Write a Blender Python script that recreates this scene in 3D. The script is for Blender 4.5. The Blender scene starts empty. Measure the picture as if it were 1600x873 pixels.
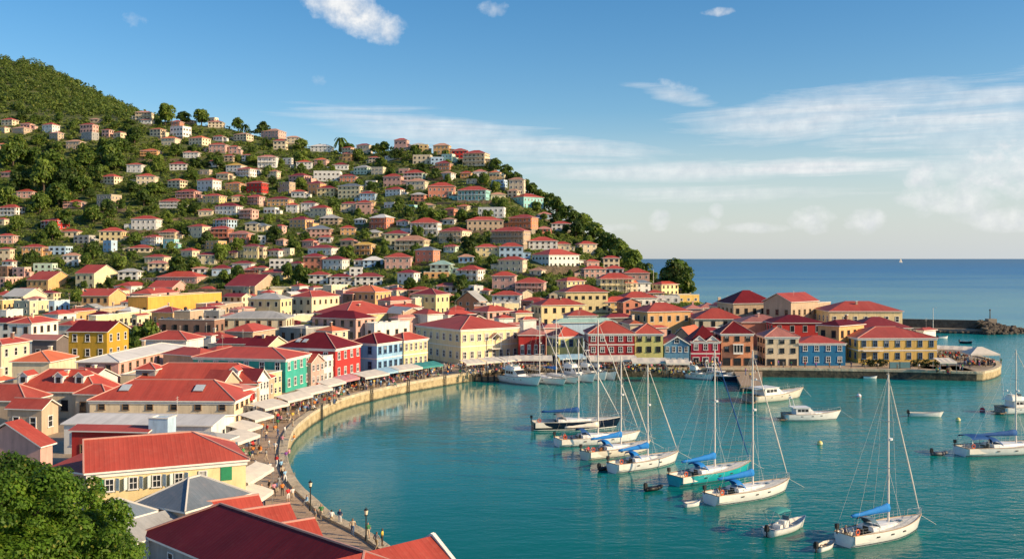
import bpy, math, random
import numpy as np
from mathutils import Vector, Matrix
R = math.radians
random.seed(11)
SC = bpy.context.scene
COL = SC.collection
H, F, CX, HY = 29.0, 1500.0, 800.0, 403.0     # eye height (m), focal length, principal column and horizon row of the photo

# ------------------------------------------------------------------ terrain
def zt(d): return 2.0 + max(0.0, d - 240.0) * 0.018
_T = {'px': [-900, 0, 250, 400, 600, 700, 760, 850, 900, 950, 1000, 1040, 1090, 1130, 1200],
      'd0': [520, 520, 510, 500, 480, 470, 462, 450, 440, 432, 425, 420, 415, 415, 415],
      'd1': [900, 880, 900, 890, 860, 830, 800, 740, 690, 640, 590, 540, 490, 470, 460]}
_S = ([-900, 0, 100, 220, 260, 330, 400, 480, 560, 620, 700, 760, 800, 850, 900, 950, 1000, 1040, 1090, 1110, 1200],
      [170, 183, 185, 186, 191, 196, 210, 232, 241, 233, 243, 260, 284, 322, 357, 392, 424, 448, 470, 488, 500])
_S2 = ([-900, -300, 0, 60, 110, 170, 220, 250, 300, 400, 700, 1200], [60, 70, 92, 101, 126, 157, 181, 205, 270, 340, 420, 520])
def hillpar(px):
    d0 = np.interp(px, _T['px'], _T['d0']); d1 = np.interp(px, _T['px'], _T['d1'])
    r0 = HY + (H - zt(d0)) * F / d0
    return d0, d1, r0, np.interp(px, *_S), np.interp(px, *_S2)
PW = 0.85
def terrain(px, d):
    """ground height along the bearing px at distance d"""
    d0, d1, r0, s, s2 = hillpar(px)
    if d <= d0: return zt(d)
    if s < r0 - 1:
        if d <= d1:
            r = r0 + (s - r0) * ((d - d0) / (d1 - d0)) ** PW
            return H + (HY - r) * d / F
        zc = H + (HY - s) * d1 / F
        t2 = (d - d1) / 420.0
        if t2 <= 1:
            r = s + (s2 - s) * t2 ** 0.9
            return max(H + (HY - r) * d / F, -6) if s2 < s + 4 else max(H + (HY - r) * d / F, zc - (d - d1) * .45, -6)
        ze = H + (HY - s2) * (d1 + 420) / F
        return max(ze - (d - d1 - 420) * 0.35, -6)
    return max(zt(d0) - (d - d0) * 0.12, -6)
def tz(x, y): return terrain(CX + F * x / max(y, 1), y)
def ground(px, row):
    """point of the ground seen at photo column px and row"""
    d0, d1, r0, s, s2 = hillpar(px)
    if row < r0 and s < r0 - 1:
        t = min(1.0, ((row - r0) / (s - r0))) ** (1 / PW)
        d = d0 + (d1 - d0) * t
        return Vector(((px - CX) / F * d, d, terrain(px, d)))
    d = 200.0
    for _ in range(30): d = (H - zt(d)) * F / max(row - HY, 5)
    d = min(d, 560)
    return Vector(((px - CX) / F * d, d, zt(d)))
def at(px, row, z=0.0):
    d = (H - z) * F / (row - HY)
    return Vector(((px - CX) / F * d, d, z))

# ------------------------------------------------------------------ materials
MATS = {}
def nd(nt, t, **kw):
    n = nt.nodes.new(t)
    for k, v in kw.items():
        if k in n.inputs: n.inputs[k].default_value = v
        else: setattr(n, k, v)
    return n
def newmat(name):
    m = bpy.data.materials.new(name); m.use_nodes = True
    nt = m.node_tree; b = nt.nodes['Principled BSDF']
    return m, nt, b
def math_(nt, op, a, b=None, c=None):
    n = nt.nodes.new('ShaderNodeMath'); n.operation = op
    for i, x in enumerate((a, b, c)):
        if x is None: continue
        if hasattr(x, 'is_output') or isinstance(x, bpy.types.NodeSocket): nt.links.new(x, n.inputs[i])
        else: n.inputs[i].default_value = x
    return n.outputs[0]
def mix_(nt, fac, a, b, mode='MIX'):
    n = nt.nodes.new('ShaderNodeMix'); n.data_type = 'RGBA'; n.blend_type = mode
    for s, x in ((n.inputs[0], fac), (n.inputs[6], a), (n.inputs[7], b)):
        if isinstance(x, bpy.types.NodeSocket): nt.links.new(x, s)
        elif isinstance(x, (int, float)): s.default_value = x
        else: s.default_value = (*x, 1)
    return n.outputs[2]
def noise_(nt, vec, scale, detail=3, rough=0.55):
    n = nd(nt, 'ShaderNodeTexNoise', Scale=scale, Detail=detail, Roughness=rough)
    if vec is not None: nt.links.new(vec, n.inputs['Vector'])
    return n.outputs[0]
def ramp_(nt, fac, stops):
    n = nt.nodes.new('ShaderNodeValToRGB'); e = n.color_ramp.elements
    while len(e) < len(stops): e.new(0.5)
    for x, (p, c) in zip(e, stops):
        x.position = p; x.color = (*c, 1) if len(c) == 3 else c
    nt.links.new(fac, n.inputs[0]); return n.outputs[0]
def maprange(nt, v, a, b, c, d):
    n = nd(nt, 'ShaderNodeMapRange'); nt.links.new(v, n.inputs[0])
    for i, x in enumerate((a, b, c, d)): n.inputs[i + 1].default_value = x
    return n.outputs[0]
def posn(nt): return nt.nodes.new('ShaderNodeNewGeometry').outputs['Position']
def scaled(nt, vec, s):
    n = nt.nodes.new('ShaderNodeMapping'); n.inputs['Scale'].default_value = s
    nt.links.new(vec, n.inputs['Vector']); return n.outputs[0]
def hsv_(nt, col, val):
    n = nt.nodes.new('ShaderNodeHueSaturation')
    if isinstance(col, bpy.types.NodeSocket): nt.links.new(col, n.inputs['Color'])
    else: n.inputs['Color'].default_value = (*col, 1)
    nt.links.new(val, n.inputs['Value']); return n.outputs[0]
def bump_(nt, b, h, dist, strength=1.0):
    n = nd(nt, 'ShaderNodeBump', Strength=strength, Distance=dist); nt.links.new(h, n.inputs['Height'])
    nt.links.new(n.outputs[0], b.inputs['Normal'])

WALLS = {'W': ('white', (.76, .74, .69)), 'C': ('cream', (.76, .63, .43)), 'Y': ('yellow', (.74, .53, .24)), 'y': ('pale yellow', (.76, .65, .40)),
         'P': ('pink', (.68, .40, .33)), 'S': ('coral', (.66, .25, .16)), 'O': ('orange', (.74, .42, .18)), 'R': ('red', (.52, .035, .03)),
         'B': ('pale blue', (.46, .62, .76)), 'T': ('turquoise', (.30, .60, .58)), 'M': ('mint green', (.50, .66, .54)), 'G': ('grey', (.36, .35, .33)),
         'K': ('tan', (.52, .39, .27)), 'N': ('brown', (.30, .17, .12)), 'U': ('mustard yellow', (.55, .33, .03)), 'E': ('teal green', (.05, .42, .33)),
         'L': ('olive green', (.40, .42, .17)), 'A': ('sky blue', (.30, .53, .75)), 'X': ('dark red', (.30, .018, .025)), 'V': ('lime yellow', (.58, .55, .20)),
         'Z': ('slate blue', (.10, .25, .38)), 'Q': ('deep blue', (.01, .17, .36)), 'J': ('crimson', (.38, .02, .05)), 'H': ('terracotta orange', (.64, .27, .14)),
         'D': ('dark stone', (.16, .13, .12)), 'o': ('bright orange', (.80, .38, .07)), 'c': ('warm cream', (.82, .66, .38)), 'I': ('golden yellow', (.70, .46, .13)), 'F': ('soft yellow', (.80, .64, .34))}
ROOFS = {'r': ('red', (.42, .066, .042)), 'd': ('dark red', (.25, .03, .03)), 'o': ('orange red', (.60, .15, .06)), 'p': ('faded pink', (.50, .19, .15)),
         'g': ('grey', (.44, .44, .42)), 'w': ('white', (.68, .66, .62)), 's': ('blue grey', (.15, .19, .23)), 't': ('terracotta', (.52, .27, .17)),
         'y': ('ochre yellow', (.62, .38, .07)), 'm': ('mint green', (.36, .55, .47)), 'n': ('maroon', (.15, .013, .016))}
def wall_mat(k):
    if ('w', k) in MATS: return MATS['w', k]
    nm, c = WALLS[k]; m, nt, b = newmat('wall_' + nm.replace(' ', '_'))
    p = posn(nt)
    n1 = noise_(nt, p, .35, 4); n2 = noise_(nt, scaled(nt, p, (1.6, 1.6, .22)), 1.0, 4, .65); n3 = noise_(nt, p, 3.0, 2)
    rnd = nt.nodes.new('ShaderNodeObjectInfo').outputs['Random']
    v = math_(nt, 'ADD', maprange(nt, n1, .3, .7, -.10, .07), maprange(nt, n2, .35, .7, .06, -.16))
    v = math_(nt, 'ADD', v, maprange(nt, n3, .3, .7, -.03, .03))
    v = math_(nt, 'ADD', v, maprange(nt, rnd, 0, 1, .92, 1.06))
    col = hsv_(nt, c, v)
    st = ramp_(nt, n2, [(.60, (0, 0, 0)), (.74, (1, 1, 1))])
    col = mix_(nt, math_(nt, 'MULTIPLY', st, .30), col, (.20, .16, .12))
    nt.links.new(col, b.inputs['Base Color']); b.inputs['Roughness'].default_value = .85
    bump_(nt, b, n3, .02, .4)
    MATS['w', k] = m; return m
def roof_mat(k):
    if ('r', k) in MATS: return MATS['r', k]
    nm, c = ROOFS[k]; m, nt, b = newmat('roof_metal_' + nm.replace(' ', '_'))
    uv = nt.nodes.new('ShaderNodeUVMap'); uv.uv_map = 'UVMap'
    sx = nt.nodes.new('ShaderNodeSeparateXYZ'); nt.links.new(uv.outputs[0], sx.inputs[0])
    p = posn(nt); u = sx.outputs[0]
    n1 = noise_(nt, p, .22, 4, .6); n2 = noise_(nt, scaled(nt, uv.outputs[0], (1.3, .14, 1)), 1.0, 4, .7); n3 = noise_(nt, p, 1.7, 3)
    rnd = nt.nodes.new('ShaderNodeObjectInfo').outputs['Random']
    v = math_(nt, 'ADD', maprange(nt, n1, .3, .7, -.14, .12), maprange(nt, n2, .3, .7, -.12, .12))
    v = math_(nt, 'ADD', v, maprange(nt, rnd, 0, 1, .82, 1.18))
    # sheets: every 0.9 m a slightly different tone
    sh = nd(nt, 'ShaderNodeTexWhiteNoise', noise_dimensions='1D'); nt.links.new(math_(nt, 'FLOOR', math_(nt, 'DIVIDE', u, .9)), sh.inputs['W'])
    v = math_(nt, 'ADD', v, maprange(nt, sh.outputs[0], 0, 1, -.05, .05))
    col = hsv_(nt, c, v)
    fade = ramp_(nt, n3, [(.52, (0, 0, 0)), (.75, (1, 1, 1))])
    lite = (min(1, c[0] * .85 + .10), min(1, c[1] * .9 + .055), min(1, c[2] * .9 + .04))
    col = mix_(nt, math_(nt, 'MULTIPLY', fade, .12 if k == 'n' else .50), col, lite)
    rust = ramp_(nt, n2, [(.60, (0, 0, 0)), (.72, (1, 1, 1))])
    col = mix_(nt, math_(nt, 'MULTIPLY', rust, .08 if k == 'n' else .42), col, (.17, .075, .055))
    big = noise_(nt, p, .06, 3, .5); col = mix_(nt, math_(nt, 'MULTIPLY', ramp_(nt, big, [(.48, (0, 0, 0)), (.62, (1, 1, 1))]), 0 if k == 'n' else .30), col, lite)
    patch = nt.nodes.new('ShaderNodeMath'); patch.operation = 'GREATER_THAN'; nt.links.new(sh.outputs[0], patch.inputs[0]); patch.inputs[1].default_value = .93
    col = mix_(nt, math_(nt, 'MULTIPLY', patch.outputs[0], 0 if k == 'n' else .35), col, lite)
    nt.links.new(col, b.inputs['Base Color']); b.inputs['Roughness'].default_value = .55; b.inputs['Specular IOR Level'].default_value = .15 if k == 'n' else .35
    w = math_(nt, 'POWER', math_(nt, 'ABSOLUTE', math_(nt, 'SINE', math_(nt, 'MULTIPLY', u, math.pi / .45))), 8.0)
    bump_(nt, b, math_(nt, 'ADD', w, math_(nt, 'MULTIPLY', n3, 1.2)), .016, .6)
    MATS['r', k] = m; return m
def flat_mat(k, c, rough=.6, metal=0.0, var=.08, spec=None):
    if k in MATS: return MATS[k]
    m, nt, b = newmat(k)
    n = noise_(nt, posn(nt), 1.2, 3)
    col = hsv_(nt, c, maprange(nt, n, .3, .7, 1 - var, 1 + var))
    nt.links.new(col, b.inputs['Base Color']); b.inputs['Roughness'].default_value = rough; b.inputs['Metallic'].default_value = metal
    if spec is not None: b.inputs['Specular IOR Level'].default_value = spec
    MATS[k] = m; return m
def leaf_mat(k, dark, mid, lite, pscale=.5, dry=(.22, .17, .03)):
    if k in MATS: return MATS[k]
    m, nt, b = newmat(k)
    p = posn(nt); n = noise_(nt, p, pscale, 3, .6); n2 = noise_(nt, p, pscale * .13, 2)
    rnd = nt.nodes.new('ShaderNodeObjectInfo').outputs['Random']
    f = math_(nt, 'ADD', math_(nt, 'ADD', math_(nt, 'MULTIPLY', n, .75), math_(nt, 'MULTIPLY', n2, .35)), maprange(nt, rnd, 0, 1, -.16, .12))
    col = ramp_(nt, f, [(.30, dark), (.52, mid), (.72, lite)])
    isl = nt.nodes.new('ShaderNodeNewGeometry').outputs['Random Per Island']
    col = mix_(nt, ramp_(nt, isl, [(.90, (0, 0, 0)), (1.0, (.55, .55, .55))]), col, dry)
    col = hsv_(nt, col, maprange(nt, isl, 0, 1, .75, 1.25))
    nt.links.new(col, b.inputs['Base Color']); b.inputs['Roughness'].default_value = .55
    b.inputs['Specular IOR Level'].default_value = .3
    tr = nt.nodes.new('ShaderNodeBsdfTranslucent'); nt.links.new(hsv_(nt, col, maprange(nt, isl, 0, 1, 1.3, 1.6)), tr.inputs['Color'])
    mx = nd(nt, 'ShaderNodeMixShader'); mx.inputs[0].default_value = .34
    nt.links.new(b.outputs[0], mx.inputs[1]); nt.links.new(tr.outputs[0], mx.inputs[2])
    nt.links.new(mx.outputs[0], nt.nodes['Material Output'].inputs['Surface'])
    MATS[k] = m; return m
def M(k):
    d = {'trim': ((.78, .75, .68), .7), 'frame': ((.72, .71, .68), .6), 'glass': ((.022, .027, .032), .12), 'curtain': ((.30, .29, .27), .25), 'tank': ((.02, .022, .025), .5), 'dark': ((.02, .018, .016), .7),
         'cap': ((.55, .30, .24), .6), 'cap_pale': ((.62, .58, .52), .6), 'stone': ((.30, .25, .19), .9), 'dark_stone': ((.10, .085, .07), .9),
         'canvas': ((.66, .60, .51), .85), 'canvas_blue': ((.30, .48, .60), .85), 'canvas_teal': ((.04, .25, .24), .85), 'canvas_pink': ((.55, .25, .27), .85),
         'gel': ((.80, .79, .76), .25), 'gel_cream': ((.70, .64, .54), .28), 'deck': ((.72, .68, .60), .6), 'navy': ((.008, .010, .03), .18), 'teal_gel': ((.02, .38, .42), .2),
         'blue_cover': ((.0, .17, .52), .8), 'navy_cover': ((.0, .065, .24), .8), 'mast': ((.74, .68, .60), .4), 'wire': ((.55, .52, .48), .4),
         'steel': ((.55, .55, .55), .3), 'black': ((.012, .012, .013), .5), 'orange': ((.75, .12, .03), .6), 'red_paint': ((.6, .03, .03), .5),
         'yellow_paint': ((.75, .62, .18), .5), 'iron': ((.015, .02, .02), .5), 'lamp_glass': ((.75, .68, .5), .3), 'green_paint': ((.02, .25, .11), .6),
         'pale_shutter': ((.55, .62, .62), .6), 'wood': ((.22, .14, .08), .8), 'plank': ((.36, .26, .17), .85), 'skylight': ((.50, .55, .57), .25),
         'bark': ((.09, .065, .045), .9), 'hair': ((.03, .02, .015), .8), 'rubber': ((.10, .10, .11), .6), 'boot': ((.02, .03, .05), .4), 'grey_fabric': ((.16, .16, .17), .8),
         'acrylic': ((.10, .16, .19), .1), 'teak': ((.36, .22, .11), .7), 'blue_paint': ((.06, .14, .28), .5), 'teal_panel': ((.10, .22, .25), .5)}
    c, r = d[k]
    return flat_mat(k, c, r, metal=.8 if k in ('steel',) else 0.0, spec=.5)

# ------------------------------------------------------------------ mesh builder
class MB:
    def __init__(s): s.v = []; s.f = []; s.m = []
    def add(s, vs, fs, m=0):
        o = len(s.v); s.v += [tuple(v) for v in vs]
        for f in fs: s.f.append(tuple(i + o for i in f)); s.m.append(m)
    def box(s, x0, x1, y0, y1, z0, z1, m=0):
        s.add([(x0, y0, z0), (x1, y0, z0), (x1, y1, z0), (x0, y1, z0), (x0, y0, z1), (x1, y0, z1), (x1, y1, z1), (x0, y1, z1)],
              [(0, 3, 2, 1), (4, 5, 6, 7), (0, 1, 5, 4), (1, 2, 6, 5), (2, 3, 7, 6), (3, 0, 4, 7)], m)
    def tube(s, p, q, r0, r1=None, n=6, m=0):
        r1 = r0 if r1 is None else r1
        p = Vector(p); q = Vector(q); d = (q - p)
        if d.length < 1e-6: return
        d.normalize(); a = d.orthogonal().normalized(); b = d.cross(a)
        vs = []
        for c, r in ((p, r0), (q, r1)):
            for i in range(n):
                t = 2 * math.pi * i / n; vs.append(c + a * (r * math.cos(t)) + b * (r * math.sin(t)))
        fs = [(i, (i + 1) % n, n + (i + 1) % n, n + i) for i in range(n)] + [tuple(range(n))[::-1], tuple(range(n, 2 * n))]
        s.add(vs, fs, m)
    def path(s, pts, r, n=6, m=0):
        for a, b in zip(pts, pts[1:]): s.tube(a, b, r, r, n, m)
    def loft(s, rings, m=0, closed=True, cap0=True, cap1=True):
        n = len(rings[0]); vs = [p for r in rings for p in r]; fs = []
        for k in range(len(rings) - 1):
            for i in range(n if closed else n - 1):
                j = (i + 1) % n; fs.append((k * n + i, k * n + j, (k + 1) * n + j, (k + 1) * n + i))
        if cap0: fs.append(tuple(range(n))[::-1])
        if cap1: fs.append(tuple(range((len(rings) - 1) * n, len(rings) * n)))
        s.add(vs, fs, m)
    def ball(s, c, r, n=8, k=5, sz=1.0, m=0):
        rings = []
        for i in range(1, k):
            t = math.pi * i / k
            rings.append([(c[0] + r * math.sin(t) * math.cos(2 * math.pi * j / n), c[1] + r * math.sin(t) * math.sin(2 * math.pi * j / n), c[2] - r * sz * math.cos(t)) for j in range(n)])
        s.loft(rings, m)
    def mesh(s, name, mats, smooth=False, uv=False):
        me = bpy.data.meshes.new(name); me.from_pydata(s.v, [], s.f)
        for m in mats: me.materials.append(m)
        me.polygons.foreach_set('material_index', s.m)
        if smooth: me.polygons.foreach_set('use_smooth', [True] * len(s.f))
        if uv:
            me.update(); ul = me.uv_layers.new(name='UVMap'); buf = np.zeros(len(me.loops) * 2)
            for p in me.polygons:
                nr = p.normal; t = Vector((-nr.y, nr.x, 0))
                t = t.normalized() if t.length > 1e-3 else Vector((1, 0, 0))
                w = nr.cross(t)
                for li in p.loop_indices:
                    co = me.vertices[me.loops[li].vertex_index].co
                    buf[2 * li] = co.dot(t); buf[2 * li + 1] = co.dot(w)
            ul.data.foreach_set('uv', buf)
        me.update(); return me
    def build(s, name, mats, parent=None, smooth=False, uv=False):
        mats = [M(m) if isinstance(m, str) else m for m in (mats if isinstance(mats, (list, tuple)) else [mats])]
        return link(name, s.mesh(name, mats, smooth, uv), parent)
def link(name, me, parent=None, loc=None, rz=0.0, sc=None):
    o = bpy.data.objects.new(name, me); COL.objects.link(o)
    if parent is not None: o.parent = parent
    if loc is not None: o.location = loc
    if rz: o.rotation_euler = (0, 0, rz)
    if sc is not None: o.scale = sc
    return o
def thing(name, loc, rz=0.0, label=None, cat=None, group=None):
    o = link(name, None, None, loc, rz); return tag(o, label, cat, group)
def tag(o, label=None, cat=None, group=None, kind=None):
    if label: o['label'] = label
    if cat: o['category'] = cat
    if group: o['group'] = group
    if kind: o['kind'] = kind
    return o
TOLABEL = []      # (object, look, px, row, family): labelled at the end so that each label singles out one thing
# ------------------------------------------------------------------ windows (shared meshes, one object per window)
WMESH = {}
def win_mesh(style, frame):
    """unit window, 1 wide 1 high, facing -y; frame only or frame with its pane"""
    k = (style, frame)
    if k in WMESH: return WMESH[k]
    b = MB(); t, th = .11, .07
    if style in ('sash', 'full', 'frame'):
        y0, y1 = -.10, .02
        b.box(-.5, -.5 + t, y0, y1, 0, 1); b.box(.5 - t, .5, y0, y1, 0, 1)
        b.box(-.5 + t, .5 - t, y0, y1, 1 - th, 1); b.box(-.58, .58, y0 - .06, y1, -.06, .03)
        b.box(-.5 + t, .5 - t, -.07, .02, .48, .53)
        if style != 'full' : b.box(-.03, .03, -.065, .02, .03, 1 - th)
        if style == 'full': b.box(-.5 + t, .5 - t, -.04, .02, .03, 1 - th, 1)
    elif style == 'pane':
        b.box(-.5 + t, .5 - t, -.04, .015, .03, 1 - th)
    elif style == 'hole':        # plain dark opening with a thin surround
        b.box(-.5, .5, -.04, .02, 0, 1, 1)
        b.box(-.56, -.5, -.06, .02, -.04, 1.04); b.box(.5, .56, -.06, .02, -.04, 1.04); b.box(-.5, .5, -.06, .02, 1, 1.05); b.box(-.6, .6, -.1, .02, -.07, 0)
    elif style == 'door':
        b.box(-.5, -.42, -.09, .02, 0, 1); b.box(.42, .5, -.09, .02, 0, 1); b.box(-.42, .42, -.09, .02, .93, 1)
        b.box(-.42, .42, -.04, .02, 0, .93, 1); b.box(-.03, .03, -.06, .02, 0, .7)
    elif style == 'louvre':
        b.box(-.5, .5, -.05, .0, 0, 1)
        for i in range(12): b.box(-.42, .42, -.075, -.05, .06 + i * .075, .06 + i * .075 + .04)
    me = b.mesh('window' if style != 'pane' else 'pane', [M(frame), M('glass')])
    WMESH[k] = me; return me

def face_xf(face, wR, wL):
    """origin, direction along, z-rotation for the wall faces F (y=0), R (x=wR), L (x=0), B (y=wL)"""
    return {'F': ((0, 0), (1, 0), wR, 0), 'R': ((wR, 0), (0, 1), wL, math.pi / 2), 'L': ((0, wL), (0, -1), wL, -math.pi / 2), 'B': ((wR, wL), (-1, 0), wR, math.pi)}[face]

def put_window(root, face, s, z, w, h, wR, wL, frame='frame', style='full', name='window', split=False, off=0.0):
    (ox, oy), (dx, dy), ln, rz = face_xf(face, wR, wL)
    nx, ny = math.sin(rz), -math.cos(rz)
    loc = (ox + dx * s + nx * off, oy + dy * s + ny * off, z)
    if split:
        o = link(name, win_mesh('frame', frame), root, loc, rz, (w, 1.2, h))
        link('pane', PANE(), o)
        return o
    return link(name, win_mesh(style, frame), root, loc, rz, (w, 1, h))
def PANE():
    k = 'pane' if random.random() < .68 else 'pane_curtained'
    if k not in WMESH:
        b = MB()
        if k == 'pane': b.box(-.39, .39, -.04, .015, .03, .93)
        else: b.box(-.39, .39, -.04, .015, .03, .50); b.box(-.39, .39, -.04, .015, .50, .93, 1)
        WMESH[k] = b.mesh('pane', [M('glass'), M('curtain')])
    return WMESH[k]

def visible(C, a, face, wR, wL, slack=.10):
    (ox, oy), (dx, dy), ln, rz = face_xf(face, wR, wL)
    lx, ly = ox + dx * ln / 2, oy + dy * ln / 2
    wx = C.x + lx * math.cos(a) - ly * math.sin(a); wy = C.y + lx * math.sin(a) + ly * math.cos(a)
    n = (math.sin(rz + a), -math.cos(rz + a)); l = math.hypot(wx, wy)
    return (-wx * n[0] - wy * n[1]) / l > -slack

# ------------------------------------------------------------------ roofs
def roof_geo(b, kind, wR, wL, h, o, pitch, caps=None):
    """top sheets in slot 0, fascia and soffit in slot 1"""
    x0, x1, y0, y1 = -o, wR + o, -o, wL + o; z = h + .02; zl = h - .16
    if kind in ('hip', 'hipx', 'hipy'):
        lx, ly = x1 - x0, y1 - y0
        if (kind == 'hip' and lx >= ly) or kind == 'hipx':
            q = ly / 2; rise = pitch * q; i = min(q, lx * .48); A = (x0 + i, (y0 + y1) / 2, z + rise); B = (x1 - i, (y0 + y1) / 2, z + rise)
            vs = [(x0, y0, z), (x1, y0, z), (x1, y1, z), (x0, y1, z), A, B]
            fs = [(0, 1, 5, 4), (1, 2, 5), (2, 3, 4, 5), (3, 0, 4)]
            cl = [(0, 4), (1, 5), (2, 5), (3, 4), (4, 5)]
        else:
            q = lx / 2; rise = pitch * q; i = min(q, ly * .48); A = ((x0 + x1) / 2, y0 + i, z + rise); B = ((x0 + x1) / 2, y1 - i, z + rise)
            vs = [(x0, y0, z), (x1, y0, z), (x1, y1, z), (x0, y1, z), A, B]
            fs = [(0, 1, 4), (1, 2, 5, 4), (2, 3, 5), (3, 0, 4, 5)]
            cl = [(0, 4), (1, 4), (2, 5), (3, 5), (4, 5)]
        b.add(vs, fs, 0)
        b.add([(x0, y0, z), (x1, y0, z), (x1, y1, z), (x0, y1, z), (x0, y0, zl), (x1, y0, zl), (x1, y1, zl), (x0, y1, zl)],
              [(0, 4, 5, 1), (1, 5, 6, 2), (2, 6, 7, 3), (3, 7, 4, 0), (4, 7, 6, 5)], 1)
    elif kind == 'halfx':     # gable at the x=0 end, hip at the other
        q = (y1 - y0) / 2; rise = pitch * q; ym = (y0 + y1) / 2; A = (x0, ym, z + rise); B = (x1 - q, ym, z + rise)
        vs = [(x0, y0, z), (x1, y0, z), (x1, y1, z), (x0, y1, z), A, B]
        b.add(vs, [(0, 1, 5, 4), (1, 2, 5), (2, 3, 4, 5)], 0); cl = [(1, 5), (2, 5), (4, 5), (0, 4)]
        b.add([(x0, y0, z), (x1, y0, z), (x1, y1, z), (x0, y1, z), (x0, y0, zl), (x1, y0, zl), (x1, y1, zl), (x0, y1, zl), A], [(0, 4, 5, 1), (1, 5, 6, 2), (2, 6, 7, 3), (4, 7, 6, 5), (0, 8, 3, 7, 4)], 1)
    else:
        th = .16
        if kind == 'gx':
            rise = pitch * (y1 - y0) / 2; ym = (y0 + y1) / 2
            P = [(x0, y0, z), (x1, y0, z), (x1, ym, z + rise), (x0, ym, z + rise), (x1, y1, z), (x0, y1, z)]
            fs = [(0, 1, 2, 3), (3, 2, 4, 5)]; sides = [(0, 1), (1, 2), (2, 4), (4, 5), (5, 3), (3, 0)]
            cl = [(2, 3)]
        else:
            rise = pitch * (x1 - x0) / 2; xm = (x0 + x1) / 2
            P = [(x0, y1, z), (x0, y0, z), (xm, y0, z + rise), (xm, y1, z + rise), (x1, y0, z), (x1, y1, z)]
            fs = [(0, 1, 2, 3), (3, 2, 4, 5)]; sides = [(0, 1), (1, 2), (2, 4), (4, 5), (5, 3), (3, 0)]
            cl = [(2, 3)]
        b.add(P, fs, 0); vs = P
        Q = [(p[0], p[1], p[2] - th) for p in P]; n = 6
        b.add(P + Q, [(i, i + 6, j + 6, j) for i, j in sides] + [(9, 8, 7, 6), (11, 10, 8, 9)], 1)
    if caps is not None:
        for i, j in cl:
            p, q = Vector(vs[i]), Vector(vs[j]); caps.tube(p + Vector((0, 0, .03)), q + Vector((0, 0, .03)), .11, .11, 4)
    return rise

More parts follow.
